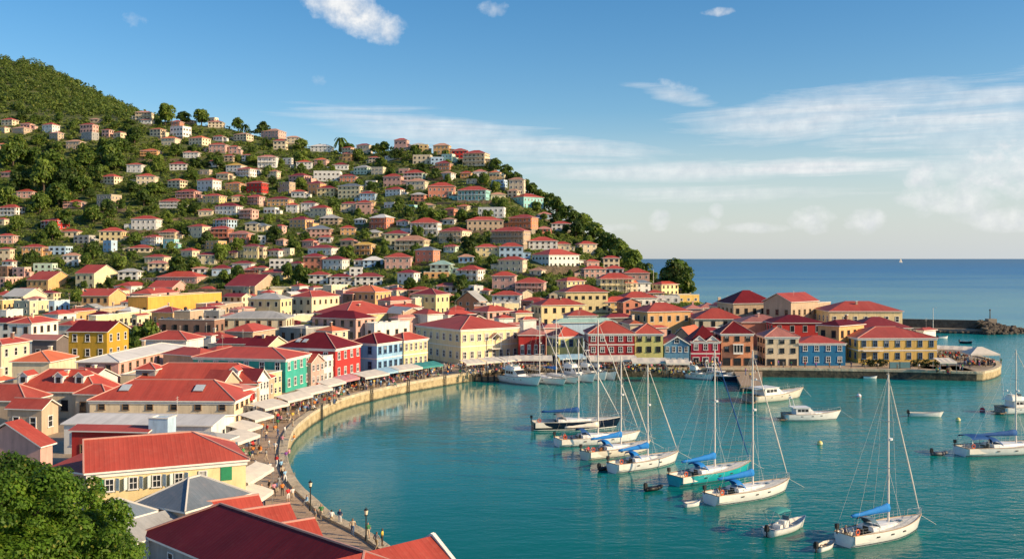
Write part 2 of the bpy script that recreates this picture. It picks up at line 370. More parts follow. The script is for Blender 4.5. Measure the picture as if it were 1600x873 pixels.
def house(name, cat, C, a, wR, wL, h, wall='C', roof='r', rkind='hip', pitch=.42, storeys=2, found=3.0, cols=None, frame='frame', style='full',
          split=False, o=.5, caps=False, cornice=False, veranda=False, chimney=None, skylights=(), dormers=(), ground='win', winw=1.1, winh=1.5, faces=None,
          group=None, label=None, wallL=None, course=False, trim='trim', plain=(), dark_veranda=False, clutter=False, wing=None):
    root = thing(name, C, a, label, cat, group)
    # walls with their gables
    b = MB(); zt_ = h - .1 if rkind != 'flat' else h + .55
    b.box(0, wR, 0, wL, -.35, zt_)
    if rkind == 'gx':
        rise = pitch * (wL + 2 * o) / 2 - pitch * o
        for x in (0.0, wR): b.add([(x, 0, zt_), (x, wL, zt_), (x, wL / 2, h + rise - .12)], [(0, 1, 2) if x else (0, 2, 1)])
    if rkind == 'gy':
        rise = pitch * (wR + 2 * o) / 2 - pitch * o
        for y in (0.0, wL): b.add([(0, y, zt_), (wR, y, zt_), (wR / 2, y, h + rise - .12)], [(0, 1, 2) if not y else (0, 2, 1)])
    b.build('wall', wall_mat(wall), root)
    if found > .4:
        f = MB(); f.box(-.06, wR + .06, -.06, wL + .06, -found, -.34); f.build('foundation', 'stone', root)
    # roof
    if rkind == 'flat':
        f = MB(); p = .28
        f.box(p, wR - p, p, wL - p, h, h + .25, 0)
        for (x0, x1, y0, y1) in ((-.08, wR + .08, -.08, p), (-.08, wR + .08, wL - p, wL + .08), (-.08, p, p, wL - p), (wR - p, wR + .08, p, wL - p)):
            f.box(x0, x1, y0, y1, h + .553, h + .70, 1)
        rf = f.build('roof', [roof_mat(roof), M(trim)], root, uv=True)
    else:
        f = MB(); cp = MB() if caps else None
        roof_geo(f, rkind, wR, wL, h, o, pitch, cp)
        rf = f.build('roof', [roof_mat(roof), M(trim)], root, uv=True)
        if caps: cp.build('ridge_cap', 'cap' if roof in 'rdonpt' else 'cap_pale', rf)
    if cornice:
        c = MB(); c.box(-.14, wR + .14, -.14, wL + .14, h - .55, h - .165); c.build('cornice', trim, root)
    if course:
        c = MB(); sh = h / storeys
        for s in range(1, storeys): c.box(-.07, wR + .07, -.07, wL + .07, s * sh - .16, s * sh + .10)
        c.build('string_course', trim, root)
    # windows
    sh = h / storeys
    for face in 'FRLB':
        if faces is not None and face not in faces: continue
        if face in plain or not visible(C, a, face, wR, wL): continue
        ln = wR if face in 'FB' else wL
        n = cols.get(face, 0) if isinstance(cols, dict) else max(1, int(round(ln / 3.4)))
        if n <= 0: continue
        for s in range(storeys):
            for i in range(n):
                x = ln * (i + .5) / n
                w = min(winw, ln / n * .55); hh = min(winh, sh * .52)
                if s == 0 and ground == 'shop' and face in 'FLR':
                    put_window(root, face, x, -.2, min(1.9, ln / n * .7), min(2.5, sh * .78), wR, wL, frame, 'door', 'door')
                elif s == 0 and ground == 'none': continue
                else:
                    put_window(root, face, x, s * sh + sh * .30, w, hh, wR, wL, frame, style, 'window', split)
    if veranda:
        v = MB(); dpt = 1.7
        for s in range(storeys):
            z = s * sh
            v.box(-.05, wR + .05, -dpt, -.01, z - .18 if s else -.34, z + .02, 0)
            n = max(3, int(wR / 2.6))
            for i in range(n + 1):
                x = .1 + (wR - .2) * i / n
                v.box(x - .09, x + .09, -dpt + .02, -dpt + .2, z + .02, z + sh - (.18 if s < storeys - 1 else .0), 0)
            v.box(0, wR, -dpt + .06, -dpt + .14, z + .85, z + .95, 0)
            if not dark_veranda: v.box(0, wR, -dpt + .08, -dpt + .12, z + .10, z + .80, 0)
            else:
                for i in range(int(wR / .35)): v.box(.1 + i * .35, .15 + i * .35, -dpt + .08, -dpt + .12, z + .05, z + .85, 0)
        v.build('veranda', wall_mat('W' if wall in 'TBMRX' else wall), root)
        e = MB(); e.add([(-.3, -dpt - .35, h - .35), (wR + .3, -dpt - .35, h - .35), (wR + .3, -.45, h - .02), (-.3, -.45, h - .02)], [(0, 1, 2, 3)])
        e.add([(-.3, -dpt - .35, h - .45), (wR + .3, -dpt - .35, h - .45), (wR + .3, -.45, h - .12), (-.3, -.45, h - .12)], [(3, 2, 1, 0)])
        e.add([(-.3, -dpt - .35, h - .45), (wR + .3, -dpt - .35, h - .45), (wR + .3, -dpt - .35, h - .35), (-.3, -dpt - .35, h - .35)], [(0, 1, 2, 3)], 1)
        e.build('veranda_roof', [roof_mat(roof), M(trim)], root, uv=True)
    if wing:
        sd, ww, wd, wy, wh = wing; x0 = wR + .002 if sd > 0 else -ww - .002
        g = MB(); g.box(x0, x0 + ww, wy, wy + wd, -.35, wh - .1); wo = g.build('wing', wall_mat(wall), root)
        g = MB(); g.box(x0 - .05, x0 + ww + .05, wy - .05, wy + wd + .05, -found, -.36); g.build('foundation', 'stone', wo)
        g = MB(); e = .35; za, zb = (wh + .75, wh) if sd > 0 else (wh, wh + .75); xa, xb = (x0, x0 + ww + e) if sd > 0 else (x0 - e, x0 + ww)
        g.add([(xa, wy - e, za), (xb, wy - e, zb), (xb, wy + wd + e, zb), (xa, wy + wd + e, za)], [(0, 1, 2, 3)]); g.add([(xa, wy - e, za - .14), (xb, wy - e, zb - .14), (xb, wy + wd + e, zb - .14), (xa, wy + wd + e, za - .14), (xa, wy - e, za), (xb, wy - e, zb), (xb, wy + wd + e, zb), (xa, wy + wd + e, za)], [(3, 2, 1, 0), (0, 1, 5, 4), (1, 2, 6, 5), (2, 3, 7, 6)], 1)
        g.build('roof', [roof_mat(roof), M(trim)], wo, uv=True)
        for i in range(max(1, int(ww / 2.6))): link('window', win_mesh('full', frame), wo, (x0 + ww * (i + .5) / max(1, int(ww / 2.6)), wy, wh * .34), 0, (1.1, 1, 1.2))
    if chimney:
        for (x, y) in chimney:
            c = MB(); c.box(x - .45, x + .45, y - .35, y + .35, h, h + 3.0); c.box(x - .53, x + .53, y - .43, y + .43, h + 3.0, h + 3.2, 1); c.build('chimney', [wall_mat(wall), M(trim)], root)
    if clutter:
        rc = random.random()
        if rkind == 'flat':
            t = MB(); x, y = wR * random.uniform(.3, .7), wL * random.uniform(.3, .7); t.tube((x, y, h + .25), (x, y, h + 1.5), .55, .52, 10); t.tube((x, y, h + 1.5), (x, y, h + 1.65), .52, .18, 10); t.build('water_tank', 'tank', rf)
            t = MB(); x, y = wR * .2, wL * .25; t.box(x, x + 1.1, y, y + .8, h + .25, h + 1.0); t.build('air_conditioner', 'cap_pale', rf)
        elif rc < .4:
            t = MB(); x, y = wR * random.uniform(.25, .75), wL * random.uniform(.3, .7); zc = h + pitch * min(x, y, wR - x, wL - y) * .6
            t.box(x - .3, x + .3, y - .3, y + .3, zc - .6, zc + 1.7); t.box(x - .38, x + .38, y - .38, y + .38, zc + 1.7, zc + 1.85, 1); t.build('chimney', [wall_mat(random.choice('CKPN')), M('trim')], rf)
        elif rc < .6:
            t = MB(); x, y = wR * .4, wL * .3; t.tube((x, y, h), (x, y, h + 3.4), .03, .025, 5)
            for q in (2.6, 2.9, 3.2): t.tube((x - .5, y, h + q), (x + .5, y, h + q), .018, .018, 4)
            t.build('aerial', 'wire', rf)
    return root, rf

def dormer(rf, x, y, z, w=1.5, dep=3.0, rz=0.0, roof='r', wall='W'):
    """a small gabled dormer standing on a roof, its face towards -y"""
    b = MB(); b.box(-w / 2, w / 2, 0, dep, 0, 1.5); b.add([(-w / 2, 0, 1.5), (w / 2, 0, 1.5), (0, 0, 2.2)], [(0, 1, 2)])
    g = MB(); roof_geo(g, 'gy', w, dep, 1.52, .22, .8); off = len(b.v)
    b.v += [(v[0] - w / 2, v[1], v[2]) for v in g.v]
    for f, m in zip(g.f, g.m): b.f.append(tuple(i + off for i in f)); b.m.append(m + 1)
    b.box(-.38, .38, -.05, .02, .42, 1.35, 3)
    return link('dormer', b.mesh('dormer', [wall_mat(wall), roof_mat(roof), M('trim'), M('glass')], uv=True), rf, (x, y, z), rz)
def skylight(rf, x, y, z, slope, w=1.5, l=1.7, rz=0.0):
    b = MB(); b.box(-w / 2, w / 2, -l / 2, l / 2, 0, .12); b.box(-w / 2 - .07, w / 2 + .07, -l / 2 - .07, l / 2 + .07, -.05, .08, 1)
    o = b.build('skylight', ['skylight', 'steel'], rf); o.location = (x, y, z); o.rotation_euler = (slope, 0, rz); return o

# ------------------------------------------------------------------ houses on the hill
# xl xr eave base wall roof [flags]: photo columns of the visible extent, rows of the eave and the base
HILL = '''
2 30 188 196 C r;32 54 194 201 P r;0 16 200 207 C r;18 52 201 207 K t;66 95 196 207 W r;77 102 209 217 K p;125 155 196 208 P r;127 157 209 219 G g f
159 178 204 214 P r;177 199 208 215 C r;103 133 222 233 K t;-4 14 226 235 O o;140 158 187 191 K t;212 239 176 187 C p v;220 241 188 193 W r
234 262 203 213 C o;267 288 191 199 S r;266 301 200 214 W w f;252 283 217 227 C o;295 331 217 227 C o;283 303 186 190 K t;325 342 175 185 C t f
325 350 191 199 C r;333 353 214 220 W r;365 397 211 219 C t;326 358 227 238 P r;357 376 230 240 P r;350 368 244 252 K r;220 253 236 244 O o v
286 314 239 247 W p;198 227 258 270 W r;265 295 257 266 W d;353 385 259 268 W y;371 402 265 276 W r v;338 364 272 280 C o;312 332 267 273 K w f
408 448 206 215 P t;448 469 212 220 C t;427 450 221 233 C r;403 434 246 262 W p v;485 520 229 237 W w;490 510 223 228 C r;534 556 232 241 C r
535 553 241 252 O r;557 582 226 239 C d;520 545 258 265 W d;490 534 269 283 W w f;451 488 276 286 P d;553 584 263 273 M g;580 603 263 274 C w f
531 558 276 285 S d;394 407 265 272 W r;616 639 220 235 P r;641 669 222 230 K g;655 669 217 227 Y t f;677 704 227 239 O t;645 675 244 257 C t f
673 692 247 258 B w f;690 711 243 253 M w f;680 707 256 266 H d;706 731 236 247 R r;724 765 241 260 C r v;631 666 271 283 M r v;623 641 265 272 P t f
599 631 277 293 P r;602 635 297 307 W r;635 669 284 297 C t;669 711 292 310 S r;716 765 298 314 T r v;26 57 300 309 P r;-2 40 325 337 W r v;-4 13 343 352 C r
100 133 316 325 P r v;151 192 307 327 K w f3;157 193 277 287 C r;67 112 346 358 R r v;95 129 362 370 C r;155 196 362 378 F r;-4 27 369 381 P r
213 246 276 288 C r;262 294 283 293 C o;308 348 283 298 W r;352 386 288 297 O o;385 420 287 301 R r;276 315 300 310 P r v;316 355 307 317 Y r
250 288 315 325 W r v;336 380 323 335 W d;376 405 329 341 P t v;205 252 343 360 W r;294 331 355 371 C r;336 372 344 356 B r v;329 365 358 372 S r v
358 397 366 381 S p;383 406 350 361 C s;250 284 363 373 C r v;226 256 371 383 W r v;255 280 376 389 T w f;434 462 287 301 K w f;481 510 288 304 O d
495 527 295 307 F d;528 570 292 310 y s;562 590 303 315 B d;417 459 312 322 O d;412 436 326 334 W w f;447 468 321 332 W r;470 497 318 332 W d
484 520 326 339 C r;532 562 319 332 C d;556 583 318 337 P r;572 588 316 323 Y y;452 491 344 356 O d;500 534 341 351 K g;428 448 354 364 P r
479 519 358 371 P s;498 521 371 379 W r;394 424 353 360 C s;472 496 377 386 P r;481 529 388 398 W d;532 557 376 384 K r;555 586 383 400 O y v
579 616 341 358 S w v;402 416 370 381 W t f;396 417 387 405 C d;416 446 392 400 W d;440 460 390 399 C w f;421 456 407 421 W w f;454 476 412 423 C d
474 509 402 422 S d;504 546 406 422 W d;553 571 407 416 W d;567 599 407 418 B w;398 419 419 429 C r;409 454 426 437 F r;482 516 430 445 W r
515 549 433 445 W d;546 566 420 433 W w f;554 597 433 447 W d;601 641 366 383 y d;642 689 349 369 W r v;618 671 376 392 C t v;686 736 362 379 C r v
730 784 345 362 K r;747 789 326 340 W w f;768 827 362 381 K r v;649 687 392 411 S s;601 644 403 422 P r;743 778 387 402 F r;780 816 386 403 B r
779 822 407 425 C r;621 656 427 444 W d;672 708 414 428 M m;662 700 427 434 O t f;715 757 422 439 W r v;769 806 432 452 P r;746 768 455 462 K r
795 820 282 304 C t;793 812 299 309 C t;801 849 308 324 T r a;796 839 341 357 H r v;862 891 350 360 W r;826 869 377 389 W r;867 890 382 392 C r
831 905 399 418 W r a;906 932 382 395 C r;917 936 409 419 P r;943 967 404 419 C r;913 946 421 434 P r;945 973 420 428 W r;806 852 442 458 P r v
870 914 440 455 F r a;938 988 436 456 y r v;976 1013 427 438 P r;993 1016 443 458 W s;1019 1060 445 462 F r a;1012 1037 458 466 O r;1059 1093 463 473 I g f
1063 1079 455 461 C r;884 948 458 489 F r;946 990 473 488 Y r;975 1026 466 479 W r;1026 1061 465 474 W w f;769 814 462 481 W r;814 854 470 483 S r
714 758 471 488 H g g;-3 22 390 409 C r;34 75 387 401 O r;76 113 387 399 B w f;98 128 400 415 W t;52 88 414 428 M w f;3 27 409 420 W r
19 50 420 433 P t f;-4 21 418 433 N d f;161 184 378 394 B w f;115 151 370 381 G w f;201 241 388 394 C r;226 267 402 411 C r;283 313 392 401 C r
308 342 399 414 y d;380 411 386 405 F d;363 398 412 422 W d;331 362 420 430 B d;383 411 421 428 S r v;246 334 433 442 P r;231 263 412 425 C p
362 404 448 462 y d;184 222 425 438 W g;1 30 270 276 P r;455 480 300 308 W r;690 712 300 308 C t;600 622 318 326 W w f;634 652 322 328 T w f
'''
HOUSE_PX = []; FILL = []      # (xl, xr, eave, base) of every hill house, kept clear of the planting
def fillers():
    # smaller houses squeezed into the gaps of the hillside, rows roughly along the contours
    rng = random.Random(31); out = []; occ = []
    for ln in HILL.replace(';', '\n').split('\n'):
        t = ln.split()
        if t: occ.append(tuple(map(float, t[:4])))
    k = 0
    while len(out) < 84 and k < 14000:
        k += 1; px = rng.uniform(300, 985); d0, d1, r0, s, s2 = hillpar(px)
        if px < 190 and 225 < (row := rng.uniform(s + 14, r0 - 4)) < 330: continue
        row = rng.uniform(s + 14, r0 - 2); 
        if row < 250 or px > 850 and row < 395: continue
        w = rng.uniform(19, 36) * (.8 + .35 * (row - 200) / 260); h = rng.uniform(.30, .46) * w; h = min(h, 13)
        b = (px, px + w, row - h, row)
        if any(min(b[1], o[1]) - max(b[0], o[0]) > -1.0 and min(b[3] + 1, o[3]) - max(b[2] - h * .45, o[2] - (o[3] - o[2]) * .45) > -1 for o in occ): continue
        occ.append(b); wl = rng.choice('WWWWWCCCCPPFyyOSBMK'); rf = rng.choice('rrrrrddpttgwo')
        out.append('%.1f %.1f %.1f %.1f %s %s %s' % (*b, wl, rf, rng.choice(['', '', '', 'v', 'f']) if rf not in 'rd' else rng.choice(['', '', 'v'])))
    return ';'.join(out)
def hill_houses():
    for ln in (HILL + ';' + fillers()).replace(';', '\n').split('\n'):
        t = ln.split()
        if not t: continue
        xl, xr, ev, bs = map(float, t[:4]); wall, roof = t[4], t[5]; fl = ''.join(t[6:])
        HOUSE_PX.append((xl, xr, ev, bs))
        g = ground(xl, bs); d = g.y; mpp = d / F
        T = (xr - xl) * mpp * 1.05; h = (bs - ev) * mpp * 1.06; u = (xl - CX) / F
        if h < 2.6: h = 2.6
        a = R(random.uniform(-26, 6)) if u < .02 else R(random.uniform(-8, 18))
        if 'a' in fl: a = R(38)
        rr = random.uniform(.62, .85)
        if 'a' in fl:       # corner towards us: left face about a third of the width
            k = .36; xc = xl + k * (xr - xl); gc = ground(xc, bs); cx, cy = gc.x, gc.y
            ur, ul = (xr - CX) / F, (xl - CX) / F
            wR = (ur * cy - cx) / (math.cos(a) - ur * math.sin(a)); wL = (ul * cy - cx) / (-math.sin(a) - ul * math.cos(a)); C = gc
        else:
            side = max(0.0, abs(math.sin(a)) - u * math.cos(a)) if a < 0 else max(0.0, -math.sin(a) - u * math.cos(a))
            wR = T / (math.cos(a) + rr * side); wL = max(5.0, min(14.0, rr * wR)); C = g
        wR = max(4.0, min(wR, 40)); wL = max(4.5, min(wL, 24))
        st = 3 if '3' in fl or h > 9.3 else (2 if h > 4.3 else 1)
        rk = 'flat' if 'f' in fl else ('gy' if 'g' in fl else 'hip')
        pitch = random.uniform(.34, .46) if rk != 'gy' else .75
        # stand on the lower ground of the footprint
        zs = [tz(C.x + x * math.cos(a) - y * math.sin(a), C.y + x * math.sin(a) + y * math.cos(a)) for x in (0, wR) for y in (0,)]
        Cz = Vector((C.x, C.y, C.z)); ver = 'v' in fl
        fr = random.choice(['frame', 'frame', 'dark', 'wood'])
        root, rf = house('hillside_house', 'house', Cz, a, wR, wL, h, wall, roof, rk, pitch, st, found=5.0 if C.y > 430 else 1.5, frame=fr,
                         style=random.choice(['full', 'full', 'hole']) if fr != 'frame' else 'full', o=.65, veranda=ver, dark_veranda=random.random() < .4,
                         winw=random.uniform(1.1, 1.6), winh=random.uniform(1.2, 1.6), wing=(random.choice((-1, 1)), wR * random.uniform(.28, .45), wL * random.uniform(.5, .75), wL * random.uniform(.05, .2), max(2.4, h * random.uniform(.45, .62))) if wR > 7 and random.random() < .4 else None, group='houses on the hillside')
        size = 'long ' if wR > 2.1 * h and wR > 15 else ''
        rfd = {'hip': 'hipped', 'flat': 'flat', 'gy': 'gabled'}[rk]
        s = {1: 'single storey', 2: 'two storey', 3: 'three storey'}[st]
        look = f"{size}{WALLS[wall][0]} {s} house with {rfd} {ROOFS[roof][0]} roof" if not ver else f"{size}{WALLS[wall][0]} {s} veranda house with {ROOFS[roof][0]} roof"
        TOLABEL.append((root, look, (xl + xr) / 2, (ev + bs) / 2, 'house'))
# ------------------------------------------------------------------ town buildings
def corner(xl, xc, xr, row, h, a, dl=None, dr=None):
    """nearest corner and both face lengths from the eave corner (column, row), the yaw and the columns of the far ends"""
    lo, hi = 60.0, 800.0
    for _ in range(50):
        d = (lo + hi) / 2
        if HY + (H - terrain(xc, d) - h) * F / d > row: lo = d
        else: hi = d
    uc = (xc - CX) / F; cx, cy = uc * d, d
    ur, ul = (xr - CX) / F, (xl - CX) / F; ca, sa = math.cos(a), math.sin(a)
    wR = dr if dr else (ur * cy - cx) / (ca - ur * sa)
    wL = dl if dl else ((ul * cy - cx) / (-sa - ul * ca) if abs(-sa - ul * ca) > .02 else 99)
    if not 2.0 < wR < 60: wR = 12.0
    if not 2.0 < wL < 60: wL = max(7.0, min(14.0, wR * .8))
    return Vector((cx, cy, terrain(xc, cy))), wR, wL

# xl xc xr row h yaw wall roof kind storeys [key=value ...]; '-' for xl: depth taken from the width
TOWN = '''
5 36 73 463 6 80 C g gy 2
-6 4 32 471 4.5 82 Y g flat 1
36 45 86 473 4.5 82 y g flat 1
76 85 109 472 5 82 B r flat 1
-2 8 42 435 5.5 82 P r flat 2
42 75 114 437 8 80 O r gy 2 
118 147 184 427 9 80 y r gy 2
128 170 197 462 8 82 O r gy 2
69 91 119 491 6 78 W r hip 1
98 112 150 487 5 80 O r hip 1
14 49 91 505 8 82 W r hip 2 caps=1
90 113 149 508 6 80 W r hip 1
-30 32 50 504 6 85 W n gy 2
-25 2 46 538 8 82 C r hip 2 caps=1
50 88 107 531 6 80 D p gy 1
107 167 201 518 10 84 U n gy 3 frame=frame
19 77 119 565 6 86 C o hip 1 caps=1
122 185 290 565 6.5 87 P w hip 2 pitch=.3 caps=1
-40 -12 21 597 6 80 C o hip 1
178 205 235 447 5 82 W r hip 1
168 186 236 454 5 82 C r hip 1
203 236 280 459 5 82 P r hip 1
232 269 294 449 6 80 P r gy 1
200 231 346 466 8 75 o w flat 1 noF=1
237 270 293 488 5 70 O d hip 1 caps=1
140 150 253 496 4.5 80 y w flat 1
185 232 249 518 5 75 D d hip 1
222 291 318 531 6.5 80 W r hip 1 caps=1
296 330 337 524 6.5 80 W r hip 1
248 335 351 503 7.5 80 N g flat 2
272 297 318 489 10 80 K w flat 2
- 345 447 497 7 0 C g hip 2 pitch=.42,dl=11
255 312 346 556 6.5 60 K r hip 1
322 338 374 548 6.5 60 C r hip 1
340 388 403 537 6 80 C n gy 1
352 395 430 518 5 75 K r hip 1
385 417 448 541 6.5 75 y n gy 1
388 438 456 467 8.5 75 F g hip 2
455 487 530 464 8.5 62 C r hip 2 caps=1
540 586 611 456 9 65 O o hip 2 caps=1
536 551 587 459 8 65 N r hip 2
643 681 702 460 9 62 F d hip 2 caps=1
640 649 682 468 7 62 C w flat 1
490 540 626 492 7 45 F r hip 1 caps=1
440 455 492 496 6 60 C w flat 1
488 556 587 498 7 60 P n hip 2
470 482 508 506 4.5 60 L g flat 1
438 465 482 507 4 60 D n hip 1
436 478 528 516 4 60 G g flat 1
570 585 640 508 5 50 W r flat 1
598 627 662 490 7 40 K g gy 1
640 668 692 491 7 45 W r hip 1
684 700 742 492 6 40 W r hip 1
698 730 763 503 8 45 C n gy 2
590 610 648 470 7 50 P r hip 1
596 615 660 482 7 50 W r hip 1
610 622 655 497 6 50 P p hip 1
736 762 803 487 6.5 40 P r hip 2
772 780 802 497 6 25 W r hip 1
812 818 838 499 9 25 W r hip 1 caps=1
798 806 832 489 6 25 C r hip 1
786 792 822 508 6 25 K p hip 1
830 846 914 477 8 20 F r hip 2 
842 850 884 512 7.5 20 P p hip 1
880 888 933 493 7 10 W r hip 1
864 869 962 504 7.5 10 B m hip 1 pitch=.55
940 948 990 496 7 15 D d hip 1
985 1012 1079 487 9 20 O r hip 2 pitch=.5
1006 1012 1042 512 7 20 P r hip 1
- 985 1004 506 9 10 C o hip 1
- 1068 1093 494 6 0 W r hip 1
- 1072 1098 482 6 0 P p hip 1
- 1094 1127 481 6 5 C p hip 1
- 1086 1162 498 7 0 C r hip 2 pitch=.55
- 1124 1175 479 8 8 C r hip 2 chim=1
- 1146 1212 474 10 12 K n hip 2 pitch=.75
1193 1236 1298 478 10 42 K r flat 2
1193 1236 1278 472 12 42 K r gx 2 pitch=.62
- 1160 1230 503 7 0 S p hip 1 pitch=.4
- 1208 1288 504 7.5 0 R n hipx 2 pitch=.36
1278 1311 1350 509 9 40 O n hip 2 pitch=.45
- 1340 1424 512 7 0 C d hip 1
- 1296 1410 486 9.5 0 F r hipx 2 pitch=.44
1431 1443 1462 516 6 35 W r hip 1
1076 1080 1128 517 6 0 D d hip 1
0 10 36 487 5 80 W d flat 1
352 398 441 447 6 75 K d gy 1
402 420 447 456 5 70 C d flat 1
455 468 482 447 5 60 W r hip 1
482 490 504 449 5 60 W r hip 1
505 518 545 447 6 60 C w flat 1
524 536 552 455 6 60 P w flat 1
148 156 196 482 5 80 K g hip 1
206 214 232 493 4.5 80 C r gx 1
300 312 345 484 5 75 W d hip 1
318 330 352 478 5 75 K r hip 1
358 372 398 484 5 75 P p hip 1
346 352 380 477 4 80 K r flat 1
452 463 490 534 5 70 C r hip 1
'''
FRONT = '''
302 446 484 561 6.7 77 E r hip 2 frame=frame,split=1,cols=F4R0L6,cornice=1,caps=1,pitch=.36|teal green quay building with faded red hipped roof and white sash windows
478 486 506 567 4.9 68 P r gy 2 frame=frame,split=1,cols=F3L0,pitch=.8,cornice=0|narrow pale pink quay house with small red gabled roof
497 505 525 561 5.1 68 W r flat 2 frame=frame,split=1,cols=F3L0,cornice=1|narrow white flat roofed quay house between pink house and bright red building
436 524 563 545 7.0 71 R n hip 2 frame=frame,split=1,cols=F4L3,cornice=1,caps=1,pitch=.62,sky=1|bright red quay building with steep dark red hipped roof and skylights
546 589 630 537 7.0 61 A n hip 2 frame=blue_paint,split=1,cols=F5L2,cornice=1,caps=1,pitch=.60,course=1|sky blue quay building with dark red hipped roof between red and yellow ones
600 631 668 532 7.0 54 F r hip 2 frame=frame,split=1,cols=F5L0,cornice=1,caps=1,pitch=.55,course=1|soft yellow quay building joined to the sky blue one
650 720 810 515 8.7 37 c r hip 2 frame=frame,split=1,cols=F8L7,cornice=1,caps=1,pitch=.36,course=1,door=1|largest cream quay building with small porch roof facing the inner harbour
- 811 853 523 7.0 2 R p hip 1 frame=frame,split=1,cols=F4,pitch=.5,winh=2.4,winw=.9|low bright red house with tall narrow windows beside large cream building
854 873 911 526 7.2 26 V r hip 2 frame=blue_paint,split=1,cols=F3L4,cornice=1,caps=1,pitch=.75,ground=shop|olive yellow corner house with blue windows and steep red roof
- 920 991 521 8.2 2 X r hip 3 frame=frame,split=1,cols=F5L3,cornice=1,caps=1,pitch=.68,course=1,ground=shop|dark red three storey quay house with white framed windows and red hipped roof
- 992 1036 521 8.1 0 V r hip 3 frame=dark,split=1,cols=F3L2,cornice=1,caps=1,pitch=.75,ground=shop|lime yellow narrow quay house with red hipped roof
- 1038 1077 538 5.3 0 Z r gy 2 frame=frame,split=1,cols=F4,pitch=.78,ground=shop,attic=1|slate blue gabled quay house with attic window and white awning
- 1080 1125 533 6.1 0 J n hipy 2 frame=frame,split=1,cols=F3L2,cornice=1,pitch=1.2,twin=1,course=1,ground=shop|crimson quay house with two small white gables
- 1127 1177 521 8.0 0 H n hip 3 frame=dark,split=1,cols=F3L2,cornice=1,caps=1,pitch=.80,ground=shop,bay=1|terracotta orange quay house with white bay window and red hipped roof
- 1196 1248 526 7.2 0 C p hip 3 frame=dark,split=1,cols=F3L3,cornice=1,caps=1,pitch=.62,ground=shop|beige three storey quay house with dark windows and faded red hipped roof
- 1249 1321 536 5.6 0 Q r hipx 2 frame=frame,split=1,cols=F4L2,cornice=1,pitch=.38|deep blue two storey quay house with white framed windows
- 1341 1464 528 6.3 1 I r hip 2 frame=blue_paint,split=1,cols=F7L4,cornice=1,caps=1,pitch=.38,course=1,balc=1|golden yellow long building at the end of the quay with balcony and hedge
- 1046 1084 531 4.3 -28 K o gy 2 pitch=1.2,caps=0,dl=12|steep orange gabled house behind slate blue quay house
'''
NEAR = '''
140 366 396 626 4.3 88 C r hipy 2 cols=F4L6,caps=1,cornice=1,pitch=.50,sky2=1,winh=1.2|long cream building with faded red roof and two pale skylights
392 401 420 595 4.6 70 W d gy 2 frame=frame,cols=F4L0,pitch=.9|white gabled quay house beside small yellow house on promenade
370 379 401 609 5.0 72 W p hip 2 frame=frame,cols=F5L0,pitch=.3,ground=shop|white quay house with faded hipped roof next to the long cream building
413 420 440 588 4.1 72 F g flat 2 frame=frame,cols=F3L0|small pale yellow flat fronted quay house beside teal building
200 402 428 599 4.2 88 K r hipy 1 caps=1,pitch=.55,dorm=1|wide red hipped roof building with one white dormer behind long cream building
212 242 256 577 6.5 84 G r hip 2 caps=1,pitch=.5|small grey tower house with red pyramid roof
243 278 296 587 5.0 84 N w flat 1 |low brown flat roofed annex beside the grey tower house
318 348 374 600 5.2 70 K r gy 1 pitch=.8|small cross gabled house with bright red roof slope
20 150 186 612 4.5 86 C r hipy 1 caps=1,pitch=.75,dorm3=1|sprawling red roofed house with three white dormers
118 165 186 616 4.3 80 C r hip 1 caps=1,pitch=.6|small red hipped pavilion in front of house with dormers
-70 40 78 626 4.5 84 K r hipy 1 caps=1,pitch=.6|low red roofed house cut by the left edge of the picture
12 65 91 639 4.2 80 K r gy 1 caps=1,pitch=.55,frame=frame|cream gabled house with red roof beside grey corrugated shed
-41 63 82 697 5.6 78 P r gx 1 pitch=.55|pale pink gabled house with bright red roof behind large near tree
100 330 366 664 4.2 86 W w gy 1 pitch=.14|patched white corrugated flat roof building between two long red roofs
112 230 252 674 5.0 84 R r gy 1 pitch=.2|low dark red tin roof shed beside yellow shuttered building
232 262 275 661 6.0 84 B g flat 1 |small blue grey rooftop room above tin roofs
264 345 368 690 5.0 80 G g hipy 1 pitch=.35|grey tin roofed house with pale gable trim beside white canopies
80 134 140 738 4.8 65 P r hipy 1 pitch=.35|small pink annex with red roof attached to yellow shuttered building
'''
def parse_cols(s):
    out = {}; i = 0
    while i < len(s):
        j = i + 1
        while j < len(s) and s[j].isdigit(): j += 1
        out[s[i]] = int(s[i + 1:j]); i = j
    return out
LAND = {}; FOOT = []
